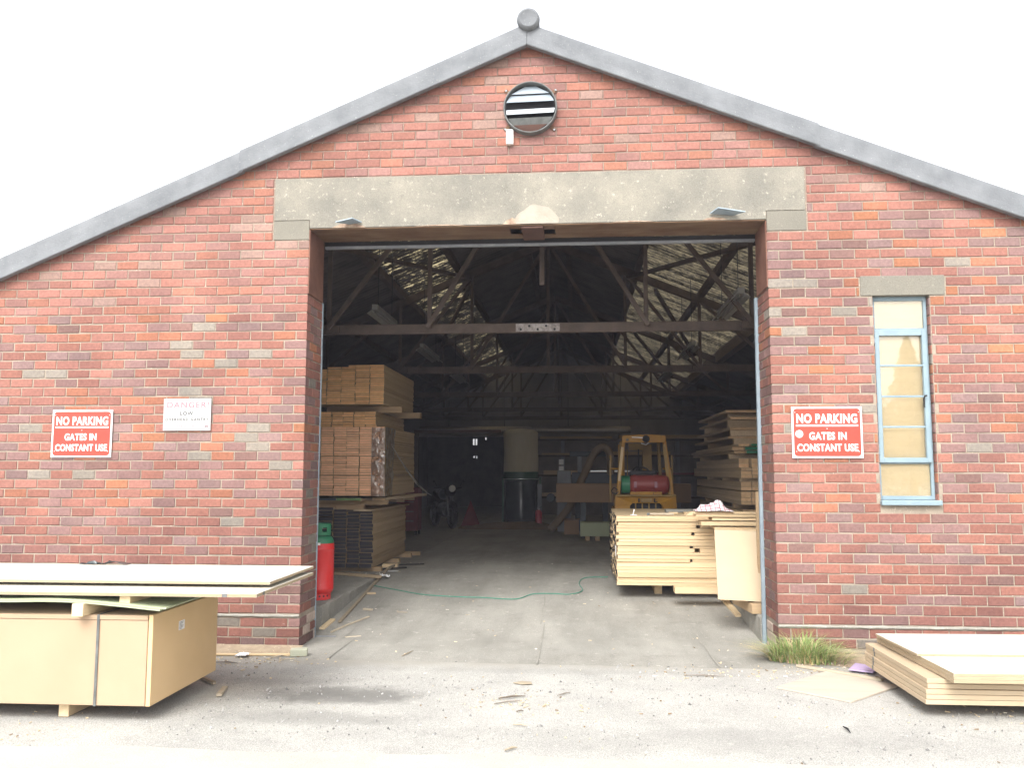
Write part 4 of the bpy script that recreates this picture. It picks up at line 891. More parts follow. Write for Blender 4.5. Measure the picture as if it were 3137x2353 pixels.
plank('bearer_plank', 1.115, 2.0, .262, 2.2, 2.18, .335, 'pine', 'single thick board projecting low under the leaning cream panel', 'board')
plank('bearer', 1.80, 2.0, .238, 2.1, 2.15, .261, 'bearerx', 'packing block on the slab behind the leaning cream panel', 'bearer')
# overlapping boards laid in front at the top right
for i, (x0, z0, z1, y0) in enumerate(((1.62, .962, .99, 1.98), (1.57, .992, 1.015, 2.0), (1.42, 1.03, 1.075, 1.97), (1.55, 1.088, 1.122, 2.0), (1.37, 1.128, 1.152, 1.98))):
    plank('overlay_board', x0, y0, z0, 2.5, y0+.3, z1, 'pine', f'pale board on top of the right stack beside the jamb, {ORD[i]} up', 'board', 'boards overlapping the front right stack', rz=jit(.01))
plank('packing_block', 2.0, 2.0, .336, 2.2, 2.3, .961, 'pine', 'timber block under the overlapping boards behind the jamb', 'block')
for z_ in (1.016, 1.076): plank('spacer_lath', 2.1, 2.02, z_, 2.2, 2.25, z_+.012, 'bearerx', 'lath between the overlapping boards behind the jamb, '+('lower' if z_ < 1.05 else 'upper'), 'lath')
# cream panel leaning, and the upright board against the jamb
c = MB(); c.prism([(1.415, .86, .365), (1.865, .86, .345), (1.885, 1.16, 1.02), (1.44, 1.16, 1.04)], (0, .018, .004)); tag(c.build('leaning_panel', 'sheet', origin=(1.65, 1, .36), bevel=.0015), 'square cream panel leaning on the boards beside the right jamb', 'panel')
c = MB(); c.box(1.842, .98, .24, 1.905, 1.02, 1.44); tag(c.build('upright_board', 'bearerx', origin=(1.87, 1, .24), bevel=.002), 'narrow board standing upright behind the right jamb', 'board')
plank('lean_bearer', 1.70, .80, .238, 1.95, 1.5, .335, 'bearerx', 'timber under the leaning cream panel on the slab edge', 'bearer', rz=.1)
b = plank('loose_batten', -.035, -.72, 0, .035, .72, .05, 'bearer', 'square timber batten lying against the right slab edge', 'batten'); b.location = (1.735, 2.35, .10); b.rotation_euler = (.0755, 0, .03)
# things on the stack
b = plank('grey_plank', 1.16, 3.3, STOP+.002, 2.0, 3.5, STOP+.04, 'greywood', 'short weathered grey plank on the front right stack', 'plank', rz=.02)
plank('offcut', 1.33, 2.75, STOP+.002, 1.46, 2.9, STOP+.03, 'pine', 'small brown offcut beside the grey plank', 'offcut')
c = MB(); c.prism([(1.30, 2.44, STOP+.001), (1.36, 2.44, STOP+.05), (2.4, 2.44, STOP+.05), (2.4, 2.44, STOP+.001)], (0, .14, 0)); tag(c.build('sloped_board', 'pine', origin=(1.8, 2.5, STOP), bevel=.001), 'pale board with a sloping cut end under the checked towel', 'board')
plank('offcut', 1.16, 2.9, STOP+.002, 1.27, 3.0, STOP+.022, 'pine', 'short pale offcut behind the hammer', 'offcut')
t = thing('hammer', 'wooden-handled hammer lying on the front right stack', 'hammer', (1.0, 2.52, STOP+.002))
c = MB(); c.tube([(.88, 2.54, STOP+.018), (1.0, 2.52, STOP+.018), (1.10, 2.5, STOP+.018), (1.17, 2.49, STOP+.018)], [.011, .013, .016, .013], 10); c.build('shaft', 'stick', t, smooth=50)
c = MB(); c.tube([(.865, 2.50, STOP+.018), (.875, 2.53, STOP+.018), (.885, 2.56, STOP+.018), (.89, 2.60, STOP+.016)], [.018, .014, .013, .004], 10); c.build('head', 'ring', t, smooth=50)
t = thing('speed_square', 'small bright metal square standing on the front right stack', 'set square', (.69, 2.5, STOP))
c = MB(); c.box(.65, 2.48, STOP+.001, .73, 2.53, STOP+.012); c.build('base', 'silver', t, bevel=.002)
c = MB(); c.bar((.685, 2.505, STOP+.012), (.70, 2.505, STOP+.075), .012, .018, (0, 1, 0)); c.build('blade', 'silver', t, bevel=.002)
def towel(u, v):
    a, b = u-.5, v-.5; h = .11*math.exp(-((a-.12)/.25)**2)*math.exp(-(b/.33)**2)+.05*math.exp(-((a+.25)/.2)**2)*math.exp(-(b/.3)**2)
    h *= 1+.5*noise.noise(Vector((u*5, v*5, 2)))+.3*noise.noise(Vector((u*11, v*11, 5)))
    return (1.64+.44*a+.03*noise.noise(Vector((u*3, v*3, 9))), 2.52+.26*b, STOP+.055+max(0, h)+.006*noise.noise(Vector((u*14, v*14, 3))))
c = MB(); c.grid(towel, 40, 26); b = c.build('towel', 'check', origin=(1.64, 2.52, STOP+.05), smooth=70); b.modifiers.new('s', 'SOLIDIFY').thickness = .006
tag(b, 'crumpled white towel with red checks on the front right stack', 'towel')
t_ = MB(); t_.box(.468, 2.5, .63, .474, 2.53, .76); tag(t_.build('paper_tag', 'paper', origin=(.47, 2.5, .63)), 'white paper tag stuck on the black board ends by the lane', 'tag')

# ============================================================ INSIDE, RIGHT BACK: packs running away from the door
g5 = 'boards of the tall right stack'
def rb(x0, x1, y0, y1, z0, z1, lab, end='oldend', nm='timber_board'): return board_y(x0, x1, y0, y1, z0, z1, 'old', end, lab, 'board', g5, nm)
for i in range(4):
    rb(2.40, 3.7, 4.7, 9.0, .30+.2*i, .495+.2*i, f'wide low bundle board at the foot of the tall right stack, {ORD[i]} up')
for x in (5.0, 8.5): plank('bearer', 2.35, x, .238, 3.7, x+.1, .298, 'bearerx', 'bearer on the floor under the tall right stack, '+('front' if x < 6 else 'rear'), 'bearer')
for y in (5.2, 8.0): plank('bearer', 2.36, y, 1.097, 3.6, y+.1, 1.165, 'bearerx', 'low bearer seen just above the towel, '+('front' if y < 6 else 'rear'), 'bearer')
lay = [(1.168, 1.215, 2.365), (1.218, 1.268, 2.365), (1.27, 1.355, 2.37), (1.372, 1.42, 2.375), (1.422, 1.50, 2.375)]
for i, (z0, z1, x0) in enumerate(lay):
    rb(x0, x0+.145, 4.6+.01*i, 9.2, z0, z1, f'grey-brown board on the lane side of the tall right stack, {ORD[i]} layer above the bearers')
    rb(x0+.152, x0+.33, 4.62-.01*i, 9.2, z0, z1, f'grey-brown board one in from the lane side of the tall right stack, {ORD[i]} layer')
    rb(x0+.335, x0+.52, 4.60, 9.2, z0, z1, f'grey-brown board two in from the lane side of the tall right stack, {ORD[i]} layer')
for i, y in enumerate((4.72, 6.2, 7.8)): plank('bearer', 2.38, y, 1.502, 3.4, y+.1, 1.548, 'old', f'short bearer in the dark gap of the tall right stack, {ORD[i]} from the front', 'bearer')
for i, (z0, z1, x0, y0) in enumerate(((1.55, 1.60, 2.375, 4.6), (1.602, 1.65, 2.378, 4.63), (1.652, 1.70, 2.376, 4.6))):
    rb(x0, x0+.15, y0, 9.6, z0, z1, f'board above the dark gap of the tall right stack, {ORD[i]} layer, lane side')
    rb(x0+.158, x0+.4, y0-.01, 9.6, z0, z1, f'board above the dark gap of the tall right stack, {ORD[i]} layer, inner side')
for i, (z0, z1) in enumerate(((1.702, 1.76), (1.762, 1.835))):
    rb(2.40, 2.545, 4.9, 9.4, z0, z1, f'board below the green-ended planks, {ORD[i]} layer, lane side'); rb(2.555, 2.8, 4.75, 9.4, z0, z1, f'board below the green-ended planks, {ORD[i]} layer, inner side')
for i, y in enumerate((5.3, 8.3)): plank('bearer', 2.33, y, 1.837, 3.3, y+.12, 1.91, 'old', ('front' if i == 0 else 'rear')+' bearer under the green-ended planks', 'bearer')
for i, (z0, z1, x0, y0) in enumerate(((1.912, 1.957, 2.36, 4.95), (1.962, 2.01, 2.33, 4.9), (2.02, 2.056, 2.42, 4.9))):
    rb(x0, x0+.16, y0+.1, 9.6, z0, z1, f'brown plank left of the green-ended planks, {ORD[i]} layer')
    rb(x0+.165, x0+.75, y0, 9.0, z0, z1, f'plank with a dark green painted end in the tall right stack, {ORD[i]} of three', 'greenend')
for i, y in enumerate((5.35, 7.9)): plank('bearer', 2.42, y, 2.058, 3.3, y+.12, 2.15, 'old', ('front' if i == 0 else 'rear')+' bearer lying on the green-ended planks', 'bearer')
rb(2.36, 2.9, 5.5, 9.3, 2.152, 2.19, 'single wide board above the green-ended planks')
for i, y in enumerate((5.5, 8.2)): plank('bearer', 2.40, y, 2.192, 3.3, y+.12, 2.28, 'old', ('front' if i == 0 else 'rear')+' bearer under the second highest board on the right', 'bearer')
rb(2.38, 3.0, 5.45, 9.0, 2.282, 2.33, 'second highest wide board of the tall right stack')
for i, y in enumerate((5.6, 8.0)): plank('bearer', 2.38, y, 2.332, 3.3, y+.12, 2.45, 'old', ('front' if i == 0 else 'rear')+' deep bearer under the highest boards on the right', 'bearer')
rb(2.40, 2.9, 5.5, 8.9, 2.452, 2.49, 'wide board just below the very top of the tall right stack')
rb(2.34, 3.1, 5.55, 8.6, 2.56, 2.60, 'topmost wide board of the tall right stack')
for i, y in enumerate((5.8, 7.8)): plank('bearer', 2.42, y, 2.492, 3.2, y+.12, 2.559, 'old', ('front' if i == 0 else 'rear')+' bearer right under the topmost board', 'bearer')

# ============================================================ FORKLIFT (seen from behind)
FX, FY, F0 = 1.10, 5.7, .24
t = thing('forklift', 'worn yellow forklift truck with a red gas tank strapped on its back', 'forklift', (FX, FY+.9, F0))
P = lambda x, y, z: (FX+x, FY+y, F0+z)
def fbox(nm, x0, y0, z0, x1, y1, z1, mat, bev=.006, par=None, seg=2):
    c = MB(); c.box(FX+x0, FY+y0, F0+z0, FX+x1, FY+y1, F0+z1); return c.build(nm, mat, par or t, bevel=bev, seg=seg)
# counterweight with a grille opening
c = MB(); ow, oh0, oh1, r_ = .48, .30, 1.01, .0; op = [(-.255, .46), (.255, .46), (.255, .865), (.215, .905), (-.215, .905), (-.255, .865)]
out_ = [(-ow, oh0), (ow, oh0), (ow+.005, .86), (ow-.005, oh1), (-ow+.005, oh1), (-ow-.005, .86)]
tt = tessellate_polygon([[Vector((x, z, 0)) for x, z in out_], [Vector((x, z, 0)) for x, z in op]]); fl = out_+op; k = len(fl)
bow = lambda x: .10*(abs(x)/.48)**2.5
c.add([P(x, bow(x), z) for x, z in fl]+[P(x, .55, z) for x, z in fl], [tuple(q) for q in tt]+[tuple(k+i for i in reversed(q)) for q in tt])
for lp in (out_, op): m_ = len(lp); c.add([P(x, bow(x), z) for x, z in lp]+[P(x, .55, z) for x, z in lp], [(i, (i+1) % m_, m_+(i+1) % m_, m_+i) for i in range(m_)])
cw = c.build('counterweight', 'yellow', t)
fbox('grille_back', -.25, .12, .46, .25, .14, .905, 'black', 0, cw)
for i in range(4): fbox('grille_bar', -.165+.105*i-.011, .03, .46, -.165+.105*i+.011, .05, .905, 'dullyellow', .002, cw)
fbox('deck', -.475, .03, 1.011, .475, 1.05, 1.035, 'dullyellow', .004)
fbox('worn_plate', -.085, -.008, .92, .085, -.002, .985, 'dullyellow', .002, cw)
for x in (-.115, .13): fbox('black_mark', x-.012, -.006, .92, x+.012, -.002, .98, 'black', 0, cw)
fbox('black_mark', .13, -.006, .92, .175, -.002, .935, 'black', 0, cw)
for s in (-1, 1):
    fbox('body_side', s*.44-.04, .55, .25, s*.44+.04, 1.55, .8, 'yellow')
    for y, rad, w_ in ((.35, .22, .16), (1.45, .29, .2)):
        c = MB(); RY = Matrix.Rotation(PI/2, 4, 'Y')
        c.lathe([(rad*.55, -w_/2), (rad*.92, -w_/2), (rad, -w_/2+.03), (rad, w_/2-.03), (rad*.92, w_/2), (rad*.55, w_/2)], P(s*.42, y, rad), 26, RY); wh = c.build('wheel', 'rubber', t, smooth=40)
        c = MB(); c.lathe([(rad*.55, -w_/2+.02), (rad*.5, w_/2-.02)], P(s*.42, y, rad), 20, RY); c.build('rim', 'dullyellow', wh)
# overhead guard
gd = sub('overhead_guard', t, (0, 0, 1.0))
def gbar(nm, p0, p1, wd, ht, mat='yellow', upv=(0, 1, 0)): c = MB(); c.bar(P(*p0), P(*p1), wd, ht, upv); return c.build(nm, mat, gd, bevel=.006)
for s in (-1, 1):
    gbar('rear_post', (s*.43, .22, 1.03), (s*.325, .32, 1.92), .055, .075)
    gbar('front_post', (s*.40, 1.55, .6), (s*.32, 1.25, 1.92), .05, .06, 'dullyellow')
    gbar('roof_rail', (s*.325, .27, 1.95), (s*.325, 1.3, 1.95), .05, .06)
c = MB(); c.prism([P(-.345, .27, 1.87), P(.345, .27, 1.87), P(.352, .27, 1.955), P(.33, .27, 1.985), P(.1, .27, 2.0), P(-.1, .27, 2.0), P(-.33, .27, 1.985), P(-.352, .27, 1.955)], (0, .06, 0)); c.build('roof_crossmember', 'yellow', gd, bevel=.006)
for i in range(5): gbar('roof_bar', (-.24+.12*i, .34, 1.965), (-.24+.12*i, 1.28, 1.965), .03, .02, 'dullyellow')
gbar('pale_strip', (-.412, .205, 1.25), (-.345, .272, 1.80), .045, .012, 'bearer')
c = MB(); c.lathe([(.022, 0), (.022, .02), (.014, .024)], P(-.27, .262, 1.915), 14, Matrix.Rotation(PI/2, 4, 'X')); c.build('rear_lamp', 'ring', gd)
c = MB(); c.lathe([(.06, 0), (.055, .05), (.03, .07)], P(.03, .28, 1.93), 16, Matrix.Rotation(PI/2, 4, 'X')); c.build('work_lamp', 'black', gd, smooth=50)
gbar('lamp_guard', (-.2, .25, 1.955), (.0, .25, 1.945), .012, .008, 'silver')
# perforated chain along the right post, side rails
c = MB(); c.bar(P(.385, .17, 1.04), P(.315, .25, 1.83), .045, .012, (0, 1, 0)); c.build('perforated_strip', 'dullyellow', gd)
for s in (-1, 1):
    gbar('side_rail', (s*.52, 1.0, .9), (s*.515, 1.0, 1.68), .035, .045, 'dullyellow'); gbar('rail_bracket', (s*.515, .98, 1.45), (s*.36, .9, 1.45), .03, .035, 'yellow')
# gas tank
TK = sub('gas_tank', t, (-.0, -.75, 1.2)); RY = Matrix.Rotation(PI/2, 4, 'Y')
c = MB(); c.lathe([(.05, -.285), (.12, -.27), (.148, -.235), (.152, -.2), (.152, .27), (.148, .31), (.12, .345), (.05, .36)], P(.02, .17, 1.195), 36, RY); c.build('cylinder', 'tankred', TK, smooth=45)
c = MB(); c.lathe([(.142, -.40), (.142, -.27), (.135, -.265), (.135, -.40)], P(.02, .17, 1.195), 30, RY); c.build('valve_guard', 'gasgreen', TK, smooth=40)
c = MB(); c.lathe([(.07, -.36), (.06, -.28)], P(.02, .17, 1.195), 16, RY); c.build('valve', 'black', TK)
for x in (-.165, .155):
    c = MB(); c.lathe([(.1545, -.022), (.1565, -.02), (.1565, .02), (.1545, .022)], P(x, .17, 1.195), 36, RY, caps=False); st = c.build('strap', 'tankred', TK, smooth=40)
    fbox('strap_label', x-.022, .006, 1.15, x+.022, .010, 1.245, 'inkpink', 0, st)
    c = MB(); c.tube([P(x-.022, .03, 1.13), P(x-.026, .035, 1.10), P(x, .045, 1.075), P(x+.026, .035, 1.10), P(x+.022, .03, 1.13)], .005, 6); c.build('buckle', 'tankred', st)
fbox('tank_cradle', -.245, .05, 1.037, .255, .09, 1.085, 'yellow', .004); fbox('tank_cradle', -.245, .26, 1.037, .255, .30, 1.085, 'yellow', .004)
c = MB(); pts = [P(-.44, .12, 1.11), P(-.50, .08, 1.15), P(-.54, .08, 1.10), P(-.52, .08, 1.06), P(-.46, .08, 1.05), P(-.43, .1, 1.09)]; c.tube(pts, .009, 8); c.build('hose_loop', 'rubber', t, smooth=60)
# seat, dash, mast
fbox('seat', -.22, .55, 1.04, .22, 1.0, 1.16, 'rubber', .03); fbox('seat_back', -.22, .52, 1.14, .22, .62, 1.42, 'rubber', .03)
fbox('dash', -.33, 1.25, .8, .33, 1.4, 1.25, 'black', .01)
c = MB(); rg_ = [P(.0+.17*math.cos(2*PI*i/20), 1.1+.05*math.sin(2*PI*i/20), 1.33+.15*math.sin(2*PI*i/20)) for i in range(21)]; c.tube(rg_, .014, 8, cap=False); sw = c.build('steering_wheel', 'black', t, smooth=60)
c = MB(); c.tube([P(0, 1.1, 1.33), P(0, 1.3, 1.15)], .02, 8); c.build('steering_column', 'black', t, smooth=60)
for x in (-.34, .34): c = MB(); c.tube([P(x, .5, 1.06), P(x*.9, .45, 1.25), P(x*.85, .44, 1.29)], [.008, .008, .018], 8); c.build('lever', 'black', t, smooth=60)
for xa, xb, mt in ((-.345, -.235, 'yellow'), (.085, .245, 'dullyellow')):
    fbox('mast_upright', xa, 1.72, .1, xb, 1.84, 1.88, mt, .006)
fbox('mast_rail', -.195, 1.70, .5, -.18, 1.72, 1.8, 'dullyellow', .002); fbox('lift_chain', .0, 1.70, .5, .025, 1.715, 1.8, 'black', .002)
c = MB(); c.prism([P(-.31, .33, 1.935), P(.31, .33, 1.935), P(.31, 1.28, 1.935), P(-.31, 1.28, 1.935)], (0, 0, .012)); c.build('canopy', 'rustdark', gd)
c = MB(); c.tube([P(-.05, .5, 1.93), P(-.02, .5, 1.86), P(.05, .5, 1.84), P(.1, .5, 1.88)], .008, 8); c.build('grab_loop', 'silver', gd, smooth=60)
fbox('mast_crossbar', -.16, 1.74, 1.78, .16, 1.8, 1.9, 'dullyellow', .006); fbox('lift_cylinder', -.04, 1.74, .15, .04, 1.8, 1.5, 'black', .012)
for x in (-.22, .22): fbox('fork', x-.05, 1.87, .06, x+.05, 2.9, .10, 'ring', .004)
fbox('fork_carriage', -.4, 1.845, .06, .4, 1.875, .5, 'ring', .006)

# ============================================================ FURTHER BACK
# long board stack on trestles behind the forklift
t = thing('board_stack', 'long stack of brown boards on trestles behind the forklift', 'board stack', (.9, 10.6, .24))
c = MB(); c.box(-.42, 10.3, .99, 2.4, 10.9, 1.385); c.build('boards', 'cardboard', t, bevel=.006)
for x in (.1, 1.7):
    c = MB(); c.box(x, 10.35, .24, x+.1, 10.85, .988); c.build('trestle', 'bluegrey', t, bevel=.004)
t = thing('green_pack', 'dull green pack of boards on bearers, left of the front right stack', 'board pack', (.42, 10.3, .24))
c = MB(); c.box(.08, 9.7, .33, 1.3, 10.25, .60); c.build('boards', 'greenboard', t, bevel=.004)
for x in (.18, .38, .95): c = MB(); c.box(x, 9.72, .24, x+.09, 10.2, .328); c.build('bearer', 'bearerx', t, bevel=.003)
t = thing('cardboard_box', 'brown cardboard box on the floor beside the green pack', 'box', (-.12, 11.5, .24))
c = MB(); c.box(-.27, 11.4, .24, .06, 11.75, .55); c.build('carton', 'cardboard', t, bevel=.003)
c = MB(); c.prism([(-.27, 11.4, .552), (.06, 11.4, .552), (.08, 11.25, .60), (-.25, 11.25, .60)], (0, 0, .004)); c.build('flap', 'cardboard', t)
# panel saw / grey machine with a bright fence
t = thing('panel_saw', 'grey sawing machine with a bright aluminium fence behind the brown boards', 'saw', (.3, 12.6, .24))
c = MB(); c.box(-.44, 12.3, .24, -.12, 12.8, 1.66); c.build('cabinet', 'greysteel', t, bevel=.01)
c = MB(); c.box(-.10, 12.3, 1.2, 1.4, 13.0, 1.62); c.build('table', 'bluegrey', t, bevel=.01)
c = MB(); c.box(.33, 12.28, 1.635, 1.5, 12.32, 1.665); c.build('fence', 'silver', t, bevel=.003)
for x in (-.02, .62, 1.3): c = MB(); c.box(x, 12.4, .24, x+.12, 12.6, 1.199); c.build('leg', 'bluegrey', t, bevel=.006)
c = MB(); c.box(.04, 12.75, 1.62, .14, 12.85, 2.06); c.build('column', 'greysteel', t, bevel=.006)
c = MB(); c.box(-.15, 12.7, 2.0, .75, 12.9, 2.12); c.build('overarm', 'bluegrey', t, bevel=.01)
for z in (1.80, 1.66): c = MB(); c.box(-.40, 12.28, z, -.29, 12.29, z+.125-.02*(z < 1.7)); c.build('notice', 'paper', t)
c = MB(); c.lathe([(.09, 0), (.10, .02), (.10, .12), (.09, .14)], (-.60, 12.6, 1.02), 20, Matrix.Rotation(PI/2, 4, 'X')); c.build('motor', 'bluegrey', t, smooth=40)
# flexible suction hose
c = MB(); base = [(-.60, 12.0, .31), (-.42, 12.0, .50), (-.15, 12.0, .85), (.13, 12.0, 1.45), (.38, 12.0, 1.98), (.5, 12.0, 2.14), (.63, 12.0, 2.20), (.76, 12.0, 2.10), (.80, 12.05, 1.85), (.80, 12.2, 1.6)]
def spline(P_, n):
    P_ = [Vector(p) for p in P_]; P_ = [P_[0]*2-P_[1]]+P_+[P_[-1]*2-P_[-2]]; out = []
    for i in range(1, len(P_)-2):
        for k in range(n):
            u = k/n; a, b, c_, d = P_[i-1:i+3]
            out.append(.5*((2*b)+(c_-a)*u+(2*a-5*b+4*c_-d)*u*u+(3*b-a-3*c_+d)*u**3))
    return out+[P_[-2]]
sp = spline(base, 16); c.tube(sp, [.085+.006*(i % 2) for i in range(len(sp))], 12)
tag(c.build('suction_hose', 'hose', origin=(-.6, 12, .24), smooth=40), 'fat brown flexible suction hose arching up behind the brown boards', 'hose')
# dust collector
t = thing('dust_collector', 'dust collector with a tall pale filter bag over a dark plastic bag', 'dust collector', (-1.42, 14.2, .24))
o = (-1.42, 14.2, 0); c = MB()
def bagf(u, v):
    a = 2*PI*u; z = 1.63+1.16*v; r_ = .445*(1-.0*v)*(1+.02*math.sin(3*a+4*v)+.03*noise.noise(Vector((math.cos(a)*2, math.sin(a)*2, v*3))))
    if v > .86: s = (v-.86)/.14; r_ *= math.sqrt(max(.0, 1-s*s))*.93+.07*(1-s); z = 1.63+1.16*(.86+.14*s*.75)
    return (o[0]+r_*math.cos(a), o[1]+r_*math.sin(a), z)
c.grid(bagf, 36, 30); c.build('filter_bag', 'bag', t, smooth=70)
c = MB(); c.lathe([(.44, 1.42), (.455, 1.43), (.455, 1.625), (.44, 1.635)], o, 36); c.build('housing', 'dkgreen', t, smooth=40)
c = MB(); c.lathe([(.30, .25), (.44, .30), (.46, .5), (.44, .9), (.43, 1.3), (.45, 1.40), (.43, 1.42)], o, 36)
for i, p in enumerate(c.v): a = math.atan2(p.y-o[1], p.x-o[0]); c.v[i] = Vector((p.x, p.y, p.z))+Vector((math.cos(a), math.sin(a), 0))*.03*noise.noise(Vector((math.cos(a)*2.5, math.sin(a)*2.5, p.z*2)))
c.build('collection_bag', 'poly', t, smooth=70)
c = MB(); c.lathe([(.457, 1.44), (.463, 1.445), (.463, 1.455), (.457, 1.46)], o, 36, caps=False); c.build('clamp_band', 'silver', t, smooth=40)
for x in (-.94, -1.9): c = MB(); c.box(x, 14.15, .24, x+.05, 14.25, 1.5); c.build('leg', 'dkgreen', t, bevel=.004)
c = MB(); c.box(-.98, 13.95, .3, -.87, 14.0, 1.32); c.build('switch_panel', 'greysteel', t, bevel=.006)
c = MB(); c.box(-1.5, 13.7, .24, -.95, 14.6, .34); c.build('base', 'dkgreen', t, bevel=.006)
t = thing('fire_extinguisher', 'red fire extinguisher standing beside the dust collector', 'fire extinguisher', (-.93, 13.5, .24))
c = MB(); c.lathe([(.075, .24), (.085, .25), (.085, .62), (.07, .67), (.03, .69)], (-.93, 13.5, 0), 24); c.build('body', 'extred', t, smooth=40)
c = MB(); c.lathe([(.02, .69), (.025, .70), (.025, .735)], (-.93, 13.5, 0), 12); c.build('valve', 'silver', t, smooth=40)
c = MB(); c.bar((-.93, 13.5, .735), (-.85, 13.5, .765), .02, .012); c.build('handle', 'black', t)
# spiral duct
t = thing('spiral_duct', 'long galvanised spiral duct hung across the back of the shed', 'duct', (-1.4, 14.9, 2.74))
c = MB(); pts = [(-4.2+.06*i, 14.9, 2.74) for i in range(95)]; c.tube(pts, [.095+(.004 if i % 2 else 0) for i in range(95)], 16); c.build('pipe', 'duct', t, smooth=50)
for x in (-3.4, -1.9, -.2, 1.2): c = MB(); c.tube([(x, 14.9, 2.84), (x, 14.9, 4.4)], .008, 6); c.build('hanger', 'black', t)
# open door frame on the left behind the stacks
t = thing('inner_doorway', 'dark inner door frame behind the left stacks', 'door frame', (-4.1, 13.9, .24))
c = MB(); c.box(-4.15, 13.85, .24, -4.03, 13.95, 2.62); c.build('post', 'truss', t, bevel=.004); c = MB(); c.box(-4.15, 13.85, 2.622, -1.9, 13.95, 2.7); c.build('head', 'rustdark', t, bevel=.004)
# motorbike
t = thing('motorbike', 'dark motorbike parked near the dust collector, pale headlamp facing out', 'motorbike', (-3.3, 13.6, .24))
BR = Matrix.Translation((-3.32, 13.6, .24)) @ Matrix.Rotation(math.radians(-62), 4, 'Z')      # +x is forward
def bt(nm, pts, r_, mat, n=8, par=None): c = MB(); c.tube([BR @ Vector(p) for p in pts], r_, n); return c.build(nm, mat, par or t, smooth=60)
for x in (.62, -.66):
    c = MB(); ring_ = [BR @ Vector((x+.25*math.cos(2*PI*i/28), 0, .31+.25*math.sin(2*PI*i/28))) for i in range(29)]; c.tube(ring_, .058, 10, cap=False); wh = c.build('wheel', 'rubber', t, smooth=60)
    c = MB(); c.lathe([(.16, -.02), (.05, -.04), (.05, .04), (.16, .02)], BR @ Vector((x, 0, .31)), 18, Matrix.Rotation(math.radians(-62), 4, 'Z') @ Matrix.Rotation(PI/2, 4, 'X')); c.build('hub', 'ring', wh)
for s in (-.08, .08): bt('fork_leg', [(.62, s, .31), (.40, s, .86)], .026, 'ring')
bt('handlebar', [(.30, -.36, 1.0), (.38, -.2, .97), (.38, .2, .97), (.30, .36, 1.0)], .016, 'black')
bt('tank', [(.36, 0, .82), (.2, 0, .86), (-.05, 0, .82), (-.15, 0, .76)], [.06, .15, .14, .08], 'bluegrey', 14)
bt('seat', [(-.12, 0, .78), (-.35, 0, .77), (-.7, 0, .84)], [.08, .11, .07], 'rubber', 12)
bt('fairing', [(.58, 0, .92), (.48, 0, .93), (.36, 0, .88)], [.09, .15, .12], 'black', 14)
bt('engine', [(.22, 0, .42), (.0, 0, .45), (-.2, 0, .42)], [.12, .19, .13], 'ring', 10)
bt('mudguard', [(.92, 0, .42), (.82, 0, .56), (.64, 0, .61), (.46, 0, .55)], [.03, .06, .07, .04], 'black', 10)
bt('exhaust', [(.25, .16, .3), (-.2, .18, .24), (-.8, .2, .34)], .04, 'galv'); bt('frame', [(.4, 0, .85), (.2, 0, .35), (-.3, 0, .35), (-.66, 0, .31)], .03, 'black')
c = MB(); c.lathe([(.085, 0), (.08, .03), (.05, .05)], BR @ Vector((.60, 0, .98)), 16, Matrix.Rotation(math.radians(-62), 4, 'Z') @ Matrix.Rotation(PI/2, 4, 'Y')); c.build('headlamp', 'plasticwhite', t, smooth=50)
for s in (-1, 1): bt('mirror', [(.34, s*.30, 1.02), (.34, s*.36, 1.14), (.33, s*.40, 1.16)], [.008, .008, .04], 'black')
# red folded board, heap of sawdust, red crate
t = thing('warning_board', 'dull red triangular folded board on the floor by the motorbike', 'warning board', (-2.7, 14.0, .24))
for s in (0, .12): c = MB(); c.prism([(-2.94, 13.95+s*2, .24), (-2.46, 13.95+s*2, .24), (-2.70, 14.07, .90)], (0, .015, 0)); c.build('panel', 'clothred', t, bevel=.003)
c = MB(); c.grid(lambda u, v: (-3.0+3.4*u, 12.9+1.7*v, .235+.20*max(0, math.sin(PI*u))*max(0, math.sin(PI*v))*(.6+.7*noise.noise(Vector((u*6, v*4, 1))))), 50, 24)
b = c.build('sawdust_heap', 'sawdust', origin=(-1.3, 13.7, .24), smooth=70); tag(b, 'low brown sawdust heap around the foot of the dust collector', 'sawdust heap')
t = thing('tool_trolley', 'dark red tool cabinet half hidden behind the left timber stacks', 'tool cabinet', (-3.55, 11.0, .24))
c = MB(); c.box(-3.95, 10.8, .34, -3.47, 11.3, 1.28); c.build('cabinet', 'clothred', t, bevel=.012)
for i in range(4): c = MB(); c.box(-3.92, 10.79, .40+.21*i, -3.50, 10.80, .58+.21*i); d = c.build('drawer', 'clothred', t, bevel=.004); c = MB(); c.box(-3.86, 10.775, .545+.21*i, -3.56, 10.789, .56+.21*i); c.build('handle', 'ring', d)
for x in (-3.9, -3.52):
    for y in (10.85, 11.25): c = MB(); c.lathe([(.05, -.02), (.05, .02)], (x, y, .29), 14, Matrix.Rotation(PI/2, 4, 'Y')); c.build('castor', 'rubber', t)
